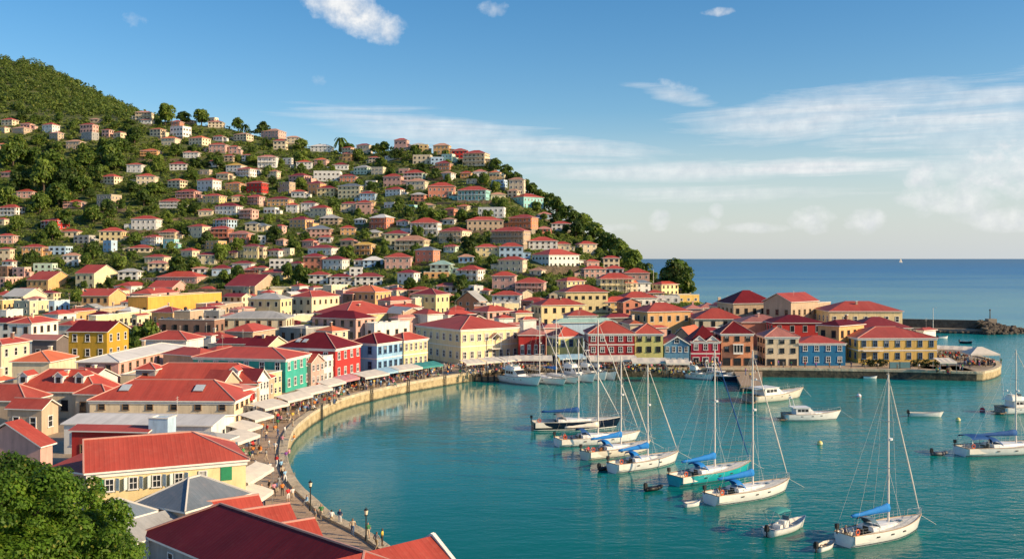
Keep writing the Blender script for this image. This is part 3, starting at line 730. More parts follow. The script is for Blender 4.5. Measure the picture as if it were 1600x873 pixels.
def town():
    def run(block, fam):
        for ln in block.strip().split('\n'):
            spec, _, label = ln.partition('|'); t = spec.split()
            xl = None if t[0] == '-' else float(t[0]); xc, xr, row, h, ya = map(float, t[1:6])
            wall, roof, rk, st = t[6], t[7], t[8], int(t[9]); kw = {}
            for x in ','.join(t[10:]).split(','):
                if '=' in x: k, v = x.split('='); kw[k] = v
            a = R(ya)
            C, wR, wL = corner(xl if xl is not None else xc - 400, xc, xr, row, h, a, dl=None if xl is not None else -1)
            if xl is None: wL = float(kw.get('dl', max(8, min(15, wR * .85))))
            elif wL > 45: wL = 20
            if 'dl' in kw: wL = float(kw['dl'])
            if 'yoff' in kw: C = C + Vector((-math.sin(a), math.cos(a), 0)) * 0
            near = fam != 'town'
            FOOT.append((C, a, wR, wL))
            cols = parse_cols(kw['cols']) if 'cols' in kw else None
            if cols is not None and 'R' not in cols: cols['R'] = 0
            caps = kw.get('caps') == '1'
            root, rf = house('town_house' if fam == 'town' else 'quay_building' if fam == 'front' else 'harbour_town_building', 'building' if fam != 'town' else 'house',
                             C, a, wR, wL, h, wall, roof, rk, float(kw.get('pitch', .5)) * (.80 if fam != 'near' else 1), st, found=4.0 if C.y > 440 else 2.2 if C.y > 235 else 1.0, cols=cols,
                             frame=kw.get('frame', random.choice(['frame', 'dark', 'wood'])), style='full' if near else random.choice(['full', 'hole']),
                             split=kw.get('split') == '1', o=.35 if near else .45, caps=caps, cornice=kw.get('cornice') == '1', course=kw.get('course') == '1',
                             ground=kw.get('ground', 'win'), winw=float(kw.get('winw', 1.15)), winh=float(kw.get('winh', 1.75)),
                             chimney=[(wR * .12, wL * .4)] if kw.get('chim') else None, plain='F' if kw.get('noF') or (rk == 'gy' and fam == 'town' and st < 3 and random.random() < .75) else '',
                             clutter=fam == 'town' or label.startswith(('wide', 'sprawling', 'patched', 'red roofed')), group={'town': 'houses of the old town', 'front': 'buildings along the harbour quay'}.get(fam))
            px, py = (xc + xr) / 2 if xl is None else (xl + xr) / 2, row
            if label: root['label'] = label; LAND[label] = (px, py)
            else:
                rfd = {'hip': 'hipped', 'hipx': 'hipped', 'hipy': 'hipped', 'flat': 'flat', 'gy': 'gabled', 'gx': 'gabled'}[rk]
                TOLABEL.append((root, f"{WALLS[wall][0]} {'single' if st == 1 else 'two' if st == 2 else 'three'} storey town house with {rfd} {ROOFS[roof][0]} roof", px, py, 'house'))
            extras(root, rf, kw, wR, wL, h, wall, roof, float(kw.get('pitch', .5)) * (.80 if fam != 'near' else 1), C, a)
    run(TOWN, 'town'); run(FRONT, 'front'); run(NEAR, 'near')

def town_fill():
    # small houses and sheds filling the blocks between the larger buildings
    rng = random.Random(14); ql = quay_line(); n = 0; k = 0
    def corners(C, a, wR, wL, g): return [(C.x + x * math.cos(a) - y * math.sin(a), C.y + x * math.sin(a) + y * math.cos(a)) for x, y in ((-g, -g), (wR + g, -g), (wR + g, wL + g), (-g, wL + g))]
    def overlap(P, Q):
        for A, B in ((P, Q), (Q, P)):
            for i in range(4):
                nx, ny = A[i][1] - A[(i + 1) % 4][1], A[(i + 1) % 4][0] - A[i][0]
                p = [x * nx + y * ny for x, y in P]; q = [x * nx + y * ny for x, y in Q]
                if max(p) < min(q) or max(q) < min(p): return False
        return True
    quads = [corners(*f, .6) for f in FOOT]
    while n < 85 and k < 6000:
        k += 1; px = rng.uniform(0, 1270); d = rng.uniform(140, 500) if px < 1080 else rng.uniform(258, 400)
        if px > 420 and d < 245: continue
        if px > 1000 and d > 400: continue
        a = R(rng.uniform(72, 88) if px < 430 else rng.uniform(40, 65) if px < 700 else rng.uniform(-5, 25)); wR, wL, h = rng.uniform(4.5, 8), rng.uniform(5, 10), rng.uniform(3.2, 5.4)
        C = Vector(((px - CX) / F * d, d, terrain(px, d))); q = corners(C, a, wR, wL, .3)
        if any(overlap(q, o) for o in quads): continue
        cx, cy = sum(p[0] for p in q) / 4, sum(p[1] for p in q) / 4
        if min((v.x - cx) ** 2 + (v.y - cy) ** 2 for v in ql) < 24 ** 2: continue
        quads.append(q); n += 1
        wall = rng.choice('CCCKKPPyYWWSOG'); roof = rng.choice('rrrrrddoptgwn'); rk = rng.choice(['hip', 'hip', 'hip', 'gy', 'gx', 'flat']) if roof not in 'gw' else rng.choice(['hip', 'flat', 'gx'])
        FOOT.append((C, a, wR, wL)); st = 2 if h > 4.6 else 1
        root, rf = house('town_house', 'house', C, a, wR, wL, h, wall, roof, rk, rng.uniform(.34, .5), st, found=4.0 if d > 440 else 1.5, frame=rng.choice(['frame', 'dark', 'wood']), style=rng.choice(['full', 'hole']), o=.4, clutter=True, plain='F' if rk == 'gy' and rng.random() < .5 else '', group='houses of the old town')
        mx, my = cx, cy; ppx, ppy = CX + F * mx / my, HY + (H - C.z - h) * F / my
        rfd = {'hip': 'hipped', 'flat': 'flat', 'gy': 'gabled', 'gx': 'gabled'}[rk]
        TOLABEL.append((root, f"small {WALLS[wall][0]} {'single' if st == 1 else 'two'} storey town house with {rfd} {ROOFS[roof][0]} roof", ppx, ppy, 'house'))
def extras(root, rf, kw, wR, wL, h, wall, roof, pitch, C, a):
    sl = math.atan(pitch)
    if 'sky' in kw:      # skylights on the left face slope (x = 0 side)
        for yy in (wL * .62, wL * .74): 
            o = skylight(rf, 2.2, yy, h + 2.3 * pitch + .25, sl, 1.0, 1.3, -math.pi / 2)
    if 'sky2' in kw:
        for yy in (wL * .28, wL * .80): skylight(rf, 2.6, yy, h + 2.9 * pitch + .2, sl, 1.5, 1.7, -math.pi / 2)
    if 'dorm' in kw: dormer(rf, 1.2, wL * .20, h + .6, 1.7, 3.2, -math.pi / 2, roof)
    if 'dorm3' in kw:
        for f in (.25, .50, .93): dormer(rf, 1.3, wL * f, h + .9, 1.5, 3.0, -math.pi / 2, roof)
    if 'door' in kw:
        b = MB(); b.box(-1.5, 1.5, -1.3, 0, 2.6, 2.75); roof_geo(b, 'gy', 3.0, 1.4, 2.75, .15, .55)
        p = MB(); n0 = wR * .56
        g = MB(); roof_geo(g, 'gy', 3.2, 1.5, 0, .15, .7)
        o = g.build('porch_roof', [roof_mat('t'), M('trim')], root, uv=True); o.location = (n0 - 1.6, -1.5, h * .72)
        for dx in (-1.4, 1.4): p.box(n0 + dx - .09, n0 + dx + .09, -1.4, -1.22, h * .40, h * .72)
        p.box(n0 - 1.6, n0 + 1.6, -1.5, -.02, h * .38, h * .40)
        p.build('balcony', 'trim', root)
    if 'attic' in kw:
        w = put_window(root, 'F', wR / 2, h + .35, 1.3, 1.5, wR, wL, 'frame', split=True)
        ap = MB(); y = -.03
        for s in (-1, 1): ap.tube((wR / 2 - s * (wR / 2 + .3), -.5, h - .1), (wR / 2, -.5, h + pitch * (wR / 2)), .13, .13, 4)
        ap.build('bargeboard', 'trim', root)
    if 'twin' in kw:
        for cx in (wR * .27, wR * .73):
            g = MB(); ww = wR * .40
            g.add([(cx - ww / 2, -.15, h + .05), (cx + ww / 2, -.15, h + .05), (cx, -.15, h + ww * .42), (cx - ww / 2, 1.6, h + .05), (cx + ww / 2, 1.6, h + .05), (cx, 2.6, h + ww * .42)],
                  [(0, 1, 2), (5, 4, 3)], 0)
            g.add([(cx - ww / 2 - .2, -.3, h - .05), (cx, -.3, h + ww * .42 + .15), (cx, 2.8, h + ww * .42 + .15), (cx - ww / 2 - .2, 2.2, h - .05)], [(0, 1, 2, 3)], 1)
            g.add([(cx + ww / 2 + .2, -.3, h - .05), (cx, -.3, h + ww * .42 + .15), (cx, 2.8, h + ww * .42 + .15), (cx + ww / 2 + .2, 2.2, h - .05)], [(3, 2, 1, 0)], 1)
            g.tube((cx - ww / 2 - .2, -.32, h), (cx, -.32, h + ww * .42 + .15), .12, .12, 4, 0); g.tube((cx + ww / 2 + .2, -.32, h), (cx, -.32, h + ww * .42 + .15), .12, .12, 4, 0)
            g.build('gable', [M('trim'), roof_mat(roof)], root, uv=True)
    if 'bay' in kw:
        g = MB(); x0, x1 = wR * .36, wR * .66; z0 = h * .36
        g.box(x0, x1, -.9, -.12, z0, z0 + .5); g.box(x0 - .1, x1 + .1, -1.0, -.12, z0 + 2.3, z0 + 2.55)
        for x in np.linspace(x0, x1 - .12, 4): g.box(x, x + .12, -.9, -.78, z0 + .5, z0 + 2.3)
        g.box(x0 + .05, x1 - .05, -.8, -.12, z0 + .5, z0 + 2.3, 1); g.build('bay_window', ['trim', 'glass'], root)
    if 'balc' in kw:
        g = MB(); x0, x1, z0 = .8, 6.0, h / 2
        g.box(x0, x1, -1.4, -.1, z0 - .15, z0 + .08); g.box(x0, x1, -1.4, -1.32, z0 + .9, z0 + 1.0)
        for x in np.linspace(x0, x1 - .06, 16): g.box(x, x + .06, -1.39, -1.33, z0 + .08, z0 + .9)
        g.build('balcony', 'trim', root)

def shuttered_building():
    """yellow building with open and closed shutters in front of the tin roofs"""
    z = 6.5
    p = at(137, 738, z + 2); q = at(384, 717, z + 2); a = math.atan2(q.y - p.y, q.x - p.x); w = (q - p).length
    C = Vector((p.x, p.y, 2.0))
    root, rf = house('shuttered_building', 'building', C, a, w, 9.5, z, 'F', 'r', 'halfx', .46, 2, found=1.0, cols={'F': 0, 'R': 2, 'L': 0}, frame='frame', o=.35, caps=True, cornice=True,
                     label='yellow building with green and white shutters under a plain red metal roof')
    # left end of the roof is a gable: the wall is carried up under it
    for fx, kind in ((.13, 'gl'), (.275, 'lr'), (.42, 'lw'), (.56, 'lr'), (.715, 'o'), (.87, 'c')):
        x = w * fx; z0 = 4.55
        if kind == 'c':
            o = link('window', win_mesh('louvre', 'green_paint'), root, (x, -.01, z0), 0, (1.1, 1, 1.35)); o['label'] = 'closed green shutters'
        else:
            o = put_window(root, 'F', x, z0, .85, 1.2, w, 9.5, 'frame', split=True)
            if kind != 'o':
                for s in (-1, 1):
                    col = 'green_paint' if kind == 'gl' and s < 0 else 'pale_shutter'
                    sh = link('shutter', win_mesh('louvre', col), o, (s * .83, -.12 / 1.2, 0), R(-40 * s), (.55, 1, 1))
    return root

def near_roofs():
    def lot(label, xc, row, z, ya, wR, wL, wall, roof, kind, pitch, caps=True, **k):
        p = at(xc, row, z); C = Vector((p.x, p.y, k.pop('z0', 2.0)))
        return house('harbour_town_building', 'building', C, R(ya), wR, wL, z - C.z, wall, roof, kind, pitch, 1, found=1.0, o=.3, caps=caps, label=label, frame='frame', cornice=False, **k)
    lot('small slate roofed house with pale hips beside the near tree', 173, 816, 5.6, 60, 4.6, 4.2, 'W', 's', 'hip', .55, cols={'F': 0, 'L': 0, 'R': 0})
    lot('slate blue hipped roof house in front of yellow shuttered building', 290, 798, 5.8, 60, 7.6, 6.2, 'K', 's', 'hip', .60, cols={'F': 0, 'L': 2, 'R': 0}, winw=1.1, winh=1.5)
    lot('low grey tin roofed shed behind the maroon roof', 214, 846, 4.4, 60, 6.5, 5.0, 'W', 'g', 'gx', .45, False, cols={'F': 0, 'L': 0, 'R': 0})
    root, rf = lot('large maroon roofed building in the foreground', 224, 833, 4.6, -43, 30.0, 9.6, 'G', 'n', 'hipx', .50, cols={'F': 3, 'L': 2, 'R': 0}, winw=1.0, winh=1.2)
    root.name = 'maroon_roof_building'
    def wing(label, px, row, z, ya, wR, wL, *k, **kw):
        p = at(px, row, z); a = R(ya); q = p - Vector((math.cos(a), math.sin(a), 0)) * wR
        return lot(label, CX + F * q.x / q.y, HY + (H - z) * F / q.y, z, ya, wR, wL, *k, **kw)
    nc = {'F': 0, 'L': 0, 'R': 0}
    wing('small red roof nearest the lowest white canopy', 408, 796, 4.9, 34, 4.5, 3.0, 'K', 'r', 'gx', .62, cols=nc)
    wing('middle of three small red roofs behind the maroon roof', 458, 812, 4.9, 34, 5.2, 3.2, 'K', 'r', 'gx', .62, cols=nc)
    wing('lowest small red roof beside the promenade', 498, 837, 4.7, 34, 5.2, 3.2, 'K', 'r', 'gx', .62, cols=nc)
    root, rf = wing('red corrugated roof with white parapet at the bottom of the picture', 722, 900, 5.0, 42, 11.0, 8.0, 'K', 'r', 'gx', .50, False, cols=nc)
    b = MB(); b.tube((11.3, -.5, 2.75), (11.3, 4, 5.25), .22, .22, 4); b.tube((11.3, 4, 5.25), (11.3, 8.5, 2.75), .22, .22, 4); b.build('parapet', 'trim', root)
# ------------------------------------------------------------------ land, quay, water
QUAY = [(608, 856), (572, 832), (522, 807), (493, 782), (471, 762), (458, 743), (450, 722), (448.5, 703), (452, 685), (461, 669), (474, 657), (490, 645), (512, 633), (533, 624),
        (560, 616), (586, 610), (612, 604), (637, 599), (665, 594), (694, 589), (733, 583), (770, 579), (810, 577), (870, 576), (960, 576), (1070, 576), (1200, 576), (1320, 577.5), (1430, 579.5), (1526, 582),
        (1540, 581), (1552, 578.5), (1562, 574), (1564, 570), (1558, 565), (1540, 559), (1515, 553.5), (1492, 549)]
def quay_line():
    pts = [at(p, r, 2.0) for p, r in QUAY]
    pts = [Vector((-2, 70, 2)), Vector((-6.5, 80, 2))] + pts
    # smooth the curve (Catmull-Rom) along the inner harbour
    out = []
    for i in range(len(pts) - 1):
        p0, p1, p2, p3 = pts[max(0, i - 1)], pts[i], pts[i + 1], pts[min(len(pts) - 1, i + 2)]
        n = 4
        for k in range(n):
            t = k / n
            out.append(.5 * (2 * p1 + (p2 - p0) * t + (2 * p0 - 5 * p1 + 4 * p2 - p3) * t * t + (3 * p1 - p0 - 3 * p2 + p3) * t ** 3))
    out.append(pts[-1]); return out
def setting():
    q = quay_line()
    back = [Vector(((1450 - CX) / F * 300, 300, 2)), Vector(((1422 - CX) / F * 335, 335, 2)), Vector(((1420 - CX) / F * 385, 385, 2)), Vector(((1300 - CX) / F * 425, 425, 2)),
            Vector(((1150 - CX) / F * 440, 440, 2)), Vector(((1085 - CX) / F * 470, 470, 2)), Vector((-40, 520, 2)), Vector((-420, 520, 2)), Vector((-420, 120, 2)), Vector((-200, 20, 2)), Vector((60, 10, 2)), Vector((40, 50, 2)), Vector((10, 64, 2))]
    ring = q + back
    # town ground: top sheet and quay wall
    m, nt, b = newmat('town_paving'); p = posn(nt)
    n = noise_(nt, p, .25, 4); n2 = noise_(nt, p, 2.5, 3)
    col = ramp_(nt, n, [(.35, (.25, .20, .14)), (.65, (.36, .29, .21))]); col = hsv_(nt, col, maprange(nt, n2, .3, .7, .85, 1.12))
    nt.links.new(col, b.inputs['Base Color']); b.inputs['Roughness'].default_value = .9
    g = MB(); g.add([(v.x, v.y, 2.0) for v in ring], [tuple(range(len(ring)))[::-1]])
    o = g.build('town_ground', m); tag(o, 'sandy paved ground of the harbour town', kind='structure')
    bm_fix(o)
    m2, nt, b = newmat('quay_stone'); p = posn(nt)
    br = nd(nt, 'ShaderNodeTexBrick', Scale=1.0); nt.links.new(scaled(nt, p, (1, 1, 1)), br.inputs['Vector'])
    n = noise_(nt, p, .8, 5, .65); n3 = noise_(nt, p, 4, 3)
    col = ramp_(nt, n, [(.3, (.24, .18, .10)), (.5, (.44, .34, .19)), (.75, (.55, .45, .27))])
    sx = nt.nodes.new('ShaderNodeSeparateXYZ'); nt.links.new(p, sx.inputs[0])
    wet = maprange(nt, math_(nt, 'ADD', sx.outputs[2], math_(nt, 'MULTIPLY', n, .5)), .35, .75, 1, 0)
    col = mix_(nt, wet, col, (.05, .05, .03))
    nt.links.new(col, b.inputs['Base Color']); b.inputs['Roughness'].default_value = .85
    bump_(nt, b, math_(nt, 'ADD', n3, n), .15, .9)
    full = q + back[:6]
    dk = rough_stone('shaded_quay_stone', (.028, .026, .020), (.11, .095, .065))  # shade on the straight wall is put into this darker stone colour
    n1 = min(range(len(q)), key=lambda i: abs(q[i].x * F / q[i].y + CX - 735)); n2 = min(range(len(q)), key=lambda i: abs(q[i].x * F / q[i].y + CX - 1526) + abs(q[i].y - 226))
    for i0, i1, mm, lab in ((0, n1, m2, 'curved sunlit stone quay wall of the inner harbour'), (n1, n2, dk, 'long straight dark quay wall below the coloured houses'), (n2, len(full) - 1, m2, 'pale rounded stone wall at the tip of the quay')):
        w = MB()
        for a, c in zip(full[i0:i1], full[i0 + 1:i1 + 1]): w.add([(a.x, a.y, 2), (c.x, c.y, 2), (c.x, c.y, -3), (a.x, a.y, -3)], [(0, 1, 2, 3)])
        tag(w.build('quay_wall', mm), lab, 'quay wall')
    # coping
    cp = MB()
    for i, (a, c) in enumerate(zip(q, q[1:])):
        t0 = ((q[min(i + 1, len(q) - 1)] - q[max(i - 1, 0)])).normalized(); t1 = (q[min(i + 2, len(q) - 1)] - q[i]).normalized()
        n0 = Vector((-t0.y, t0.x, 0)); n1 = Vector((-t1.y, t1.x, 0))
        i0, i1 = a + n0 * 1.1, c + n1 * 1.1; o0, o1 = a - n0 * .08, c - n1 * .08
        z0, z1 = 1.7, 2.28
        cp.add([(o0.x, o0.y, z1), (o1.x, o1.y, z1), (i1.x, i1.y, z1), (i0.x, i0.y, z1), (o0.x, o0.y, z0), (o1.x, o1.y, z0), (i1.x, i1.y, z0 + .3), (i0.x, i0.y, z0 + .3)],
               [(0, 1, 2, 3), (4, 5, 1, 0), (3, 2, 6, 7)])
    km = rough_stone('kerb_stone', (.42, .34, .22), (.64, .54, .38)); o = cp.build('kerb', km); tag(o, 'raised stone kerb along the promenade edge', kind='structure')
    # promenade: brown boards and pavers, one strip along the quay
    m3, nt, b = newmat('promenade_paving'); p = posn(nt)
    n = noise_(nt, p, .3, 4); n2 = noise_(nt, p, 3, 2)
    br = nd(nt, 'ShaderNodeTexBrick', Scale=1.0); nt.links.new(p, br.inputs['Vector'])
    br.inputs['Color1'].default_value = (1, 1, 1, 1); br.inputs['Color2'].default_value = (.82, .82, .82, 1); br.inputs['Mortar'].default_value = (.6, .6, .6, 1)
    br.inputs['Brick Width'].default_value = 1.6; br.inputs['Row Height'].default_value = .8; br.inputs['Mortar Size'].default_value = .03
    col = ramp_(nt, n, [(.3, (.40, .28, .18)), (.7, (.54, .39, .255))]); col = mix_(nt, 1.0, col, br.outputs[0], 'MULTIPLY'); col = hsv_(nt, col, maprange(nt, n2, .3, .7, .88, 1.1))
    nt.links.new(col, b.inputs['Base Color']); b.inputs['Roughness'].default_value = .75
    pr = MB(); W = 15.0
    for i, (a, c) in enumerate(zip(q[:-26], q[1:-25])):
        t0 = ((q[min(i + 1, len(q) - 1)] - q[max(i - 1, 0)])).normalized(); t1 = (q[min(i + 2, len(q) - 1)] - q[i]).normalized()
        n0 = Vector((-t0.y, t0.x, 0)); n1 = Vector((-t1.y, t1.x, 0))
        A, B, Cc, D = a + n0 * .85, c + n1 * .85, c + n1 * W, a + n0 * W
        pr.add([(v.x, v.y, 2.006) for v in (A, B, Cc, D)], [(0, 1, 2, 3)])
    o = pr.build('promenade', m3); tag(o, 'brown paved promenade along the inner harbour', kind='structure')
    # hills: one sheet in bearing and distance
    cols = np.arange(-700, 1216, 11.0); ds = np.concatenate([np.arange(252, 480, 12), np.arange(480, 960, 7), np.arange(960, 1700, 20)])
    rng = np.random.RandomState(3); vs = []
    for d in ds:
        for c in cols:
            z = terrain(c, d); d0 = hillpar(c)[0]
            if d > d0 and z > 6: z += (math.sin(d * .21 + c * .05) + math.sin(d * .09 - c * .08)) * .35 + rng.uniform(-.3, .3)
            if c < 1100 or d < 400: zz = z if d > 262 else z - .2
            else: zz = z - .25
            vs.append(((c - CX) / F * d, d, zz if c < 1180 else min(zz, 1.7)))
    nc = len(cols); fs = [(j * nc + i, j * nc + i + 1, (j + 1) * nc + i + 1, (j + 1) * nc + i) for j in range(len(ds) - 1) for i in range(nc - 1)]
    m4, nt, b = newmat('hillside_ground'); p = posn(nt)
    n = noise_(nt, p, .03, 5, .6); n2 = noise_(nt, p, .25, 4, .6); n3 = noise_(nt, scaled(nt, p, (.04, .25, .5)), 1, 3)
    col = ramp_(nt, math_(nt, 'ADD', math_(nt, 'MULTIPLY', n, .6), math_(nt, 'MULTIPLY', n2, .4)), [(.32, (.04, .062, .016)), (.48, (.075, .105, .022)), (.60, (.13, .135, .036)), (.74, (.20, .145, .075))])
    col = mix_(nt, ramp_(nt, n3, [(.55, (0, 0, 0)), (.68, (.6, .6, .6))]), col, (.19, .125, .075))
    nt.links.new(col, b.inputs['Base Color']); b.inputs['Roughness'].default_value = .95
    bump_(nt, b, n2, 1.2, .8)
    me = bpy.data.meshes.new('hillside'); me.from_pydata(vs, [], fs); me.materials.append(m4); me.polygons.foreach_set('use_smooth', [True] * len(fs))
    o = link('hillside', me); tag(o, 'steep green and brown hillside behind the harbour town', kind='structure')
    water()
    breakwater(); jetties()
def bm_fix(o):
    import bmesh
    bm = bmesh.new(); bm.from_mesh(o.data); bmesh.ops.triangulate(bm, faces=bm.faces[:], ngon_method='EAR_CLIP'); bmesh.ops.recalc_face_normals(bm, faces=bm.faces[:])
    if bm.faces and sum(f.normal.z for f in bm.faces) < 0: bmesh.ops.reverse_faces(bm, faces=bm.faces[:])
    bm.to_mesh(o.data); bm.free()
def water():
    m, nt, b = newmat('sea_water'); p = posn(nt)
    sx = nt.nodes.new('ShaderNodeSeparateXYZ'); nt.links.new(p, sx.inputs[0])
    y = sx.outputs[1]
    ly = math_(nt, 'LOGARITHM', math_(nt, 'MAXIMUM', y, 20.0), 10.0)
    big = noise_(nt, scaled(nt, p, (.012, .02, 1)), 1.0, 3)
    lane = noise_(nt, scaled(nt, p, (.0011, .006, 1)), 1.0, 4, .6)
    ly = math_(nt, 'ADD', ly, math_(nt, 'ADD', maprange(nt, big, .3, .7, -.06, .06), maprange(nt, lane, .3, .7, -.22, .22)))
    col = ramp_(nt, maprange(nt, ly, 1.6, 4.2, 0, 1), [(.08, (.0, .116, .096)), (.20, (.0, .170, .152)), (.28, (.003, .25, .24)), (.38, (.014, .29, .355)), (.50, (.014, .23, .40)), (.66, (.024, .19, .43)), (.9, (.055, .19, .36))])  # far end lightened: horizon haze put into the water colour
    nt.nodes.remove(b)
    n1 = noise_(nt, scaled(nt, p, (.55, 1.1, 1)), 1.0, 3, .55); n2 = noise_(nt, scaled(nt, p, (.10, .22, 1)), 1.0, 3, .5); n3 = noise_(nt, scaled(nt, p, (1.9, 3.2, 1)), 1.0, 2, .5)
    hgt = math_(nt, 'ADD', math_(nt, 'MULTIPLY', n1, .26), math_(nt, 'ADD', math_(nt, 'MULTIPLY', n2, .55), math_(nt, 'MULTIPLY', n3, .07)))
    calm = maprange(nt, sx.outputs[0], -22, 60, .12, 1.0)      # sheltered inner harbour
    hgt = math_(nt, 'MULTIPLY', hgt, calm)
    bp = nd(nt, 'ShaderNodeBump', Strength=1.0, Distance=.42); nt.links.new(hgt, bp.inputs['Height'])
    df = nt.nodes.new('ShaderNodeBsdfDiffuse'); nt.links.new(col, df.inputs['Color']); gl = nt.nodes.new('ShaderNodeBsdfGlossy'); gl.inputs['Roughness'].default_value = .07; nt.links.new(bp.outputs[0], gl.inputs['Normal'])
    fr = nd(nt, 'ShaderNodeFresnel', IOR=1.33); nt.links.new(bp.outputs[0], fr.inputs['Normal'])
    # the tilt of the waves keeps a real sea from turning into a mirror at grazing angles
    fac = math_(nt, 'MINIMUM', math_(nt, 'MULTIPLY', math_(nt, 'POWER', fr.outputs[0], 1.5), maprange(nt, sx.outputs[0], -25, 60, 2.4, 1.7)), maprange(nt, ly, 2.3, 3.3, .60, .14))
    ms = nt.nodes.new('ShaderNodeMixShader'); nt.links.new(fac, ms.inputs[0]); nt.links.new(df.outputs[0], ms.inputs[1]); nt.links.new(gl.outputs[0], ms.inputs[2]); nt.links.new(ms.outputs[0], nt.nodes['Material Output'].inputs['Surface'])
    w = MB(); X, Y = 26000, 30000
    w.add([(-X, -300, 0), (X, -300, 0), (X, Y, 0), (-X, Y, 0)], [(0, 1, 2, 3)])
    o = w.build('sea_water', m); tag(o, 'turquoise harbour water turning blue in the open sea', kind='structure')
def breakwater():
    root = thing('breakwater', at(1410, 525, 0), 0, 'dark stone breakwater wall with a low quay and a boulder heap at its end', 'breakwater')
    o0 = root.location
    A, B = at(1395, 519, 1.0), at(1548, 524, 1.0)
    A = Vector((150, 385, 0)); B = Vector(((1549 - CX) / F * 372, 372, 0))
    dr = (B - A).normalized(); n = Vector((-dr.y, dr.x, 0))
    def slab(w0, w1, z0, z1, e0=0, e1=0):
        b = MB(); P = [A + dr * e0 + n * w0, B + dr * e1 + n * w0, B + dr * e1 + n * w1, A + dr * e0 + n * w1]
        vs = [(p.x - o0.x, p.y - o0.y, z - o0.z) for z in (z0, z1) for p in P]
        b.add(vs, [(0, 3, 2, 1), (4, 5, 6, 7), (0, 1, 5, 4), (1, 2, 6, 5), (2, 3, 7, 6), (3, 0, 4, 7)]); return b
    slab(0, 2.2, -1, 4.7).build('sea_wall', rough_stone('breakwater_stone', (.07, .058, .045), (.16, .13, .095)), root)
    slab(-5.5, -.02, -1, 1.5, 8, 2).build('low_quay', 'stone', root)
    c = MB(); p = B - o0 + n * 1.0; c.box(p.x - 1.6, p.x + 1.6, p.y - 1.4, p.y + 1.6, 0 - o0.z, 5.4 - o0.z); c.build('end_block', 'stone', root)
    c = MB(); c.tube((p.x - .4, p.y, 5.4), (p.x - .4, p.y, 8.6), .22, .16, 8); c.tube((p.x - .4, p.y, 8.6), (p.x - .4, p.y, 9.1), .38, .3, 8); c.build('beacon_post', 'dark_stone', root)
    # boulders: nobody could count them
    rng = random.Random(5); b = MB()
    for i in range(330):
        t = rng.random(); s = rng.uniform(-1, 1)
        px = B.x + t ** .9 * 21 - 7 ; wdt = 7.5 * (1 - t * .55); py = B.y + s * wdt - 2.5 * (1 - t); z = (1 - abs(s)) * 4.6 * (1 - t * .78) + rng.uniform(-.3, .5)
        r = rng.uniform(.55, 1.25); rings = []
        for k in range(1, 4):
            th = math.pi * k / 4
            rings.append([(px + r * rng.uniform(.75, 1.15) * math.sin(th) * math.cos(a), py + r * rng.uniform(.75, 1.15) * math.sin(th) * math.sin(a), z - r * .75 * math.cos(th)) for a in np.linspace(0, 2 * math.pi, 6, endpoint=False)])
        b.loft(rings)
    for i in range(170):      # rocks strewn along the foot of the wall
        t = rng.random(); q = A + dr * (t * (B - A).length) + n * rng.choice((rng.uniform(2.4, 5.0), rng.uniform(-7.6, -5.8))); r = rng.uniform(.45, 1.1); rings = []
        for k in range(1, 4):
            th = math.pi * k / 4; rings.append([(q.x + r * rng.uniform(.75, 1.2) * math.sin(th) * math.cos(a), q.y + r * rng.uniform(.75, 1.2) * math.sin(th) * math.sin(a), .25 + rng.uniform(0, .3) - r * .7 * math.cos(th)) for a in np.linspace(0, 2 * math.pi, 6, endpoint=False)])
        b.loft(rings)
    o = b.build('boulders', rough_stone('boulder_stone', (.055, .045, .035), (.17, .135, .10))); tag(o, 'heap of dark boulders at the end of the breakwater', 'rocks', kind='stuff')
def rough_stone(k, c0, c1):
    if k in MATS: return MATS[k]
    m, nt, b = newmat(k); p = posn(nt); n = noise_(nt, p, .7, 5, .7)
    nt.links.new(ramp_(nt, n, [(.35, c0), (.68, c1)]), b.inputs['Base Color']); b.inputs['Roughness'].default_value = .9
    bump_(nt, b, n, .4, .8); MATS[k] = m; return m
def jetties():
    # broad stone and timber jetty in front of the orange house
    p = [at(1146, 578, 1.4), at(1191, 578, 1.4), at(1191, 602, 1.4), at(1158, 602, 1.4)]
    root = thing('jetty', p[0].copy(), 0, 'short broad jetty with tan planked top in front of the orange quay house', 'jetty'); root.location.z = 0
    q = [v - root.location for v in p]
    b = MB(); b.add([(v.x, v.y, z) for z in (.9, 1.4) for v in q], [(0, 1, 2, 3), (4, 7, 6, 5), (0, 4, 5, 1), (1, 5, 6, 2), (2, 6, 7, 3), (3, 7, 4, 0)]); b.build('deck', 'plank', root)
    for i in range(5):
        for s in (0, 1):
            b = MB(); v = q[0].lerp(q[3], i / 4) if s == 0 else q[1].lerp(q[2], i / 4)
            b.tube((v.x + (.4 if s == 0 else -.4), v.y + .3, -2), (v.x + (.4 if s == 0 else -.4), v.y + .3, .9), .22, .22, 7); b.build('pile', 'wood', root)
    p = [at(736, 581, 1.0), at(792, 581, 1.0), at(792, 589, 1.0), at(733, 589, 1.0)]
    root = thing('landing_stage', p[0].copy(), 0, 'low dark landing stage below the large cream building', 'jetty'); root.location.z = 0
    q = [v - root.location for v in p]
    b = MB(); b.add([(v.x, v.y, z) for z in (.1, 1.0) for v in q], [(0, 1, 2, 3), (4, 7, 6, 5), (0, 4, 5, 1), (1, 5, 6, 2), (2, 6, 7, 3), (3, 7, 4, 0)]); b.build('deck', 'wood', root)
    for i in range(7): b = MB(); v = q[3].lerp(q[2], i / 6); b.tube((v.x, v.y - .1, -1.5), (v.x, v.y - .1, 1.5), .2, .2, 7); b.build('fender_post', 'black', root)

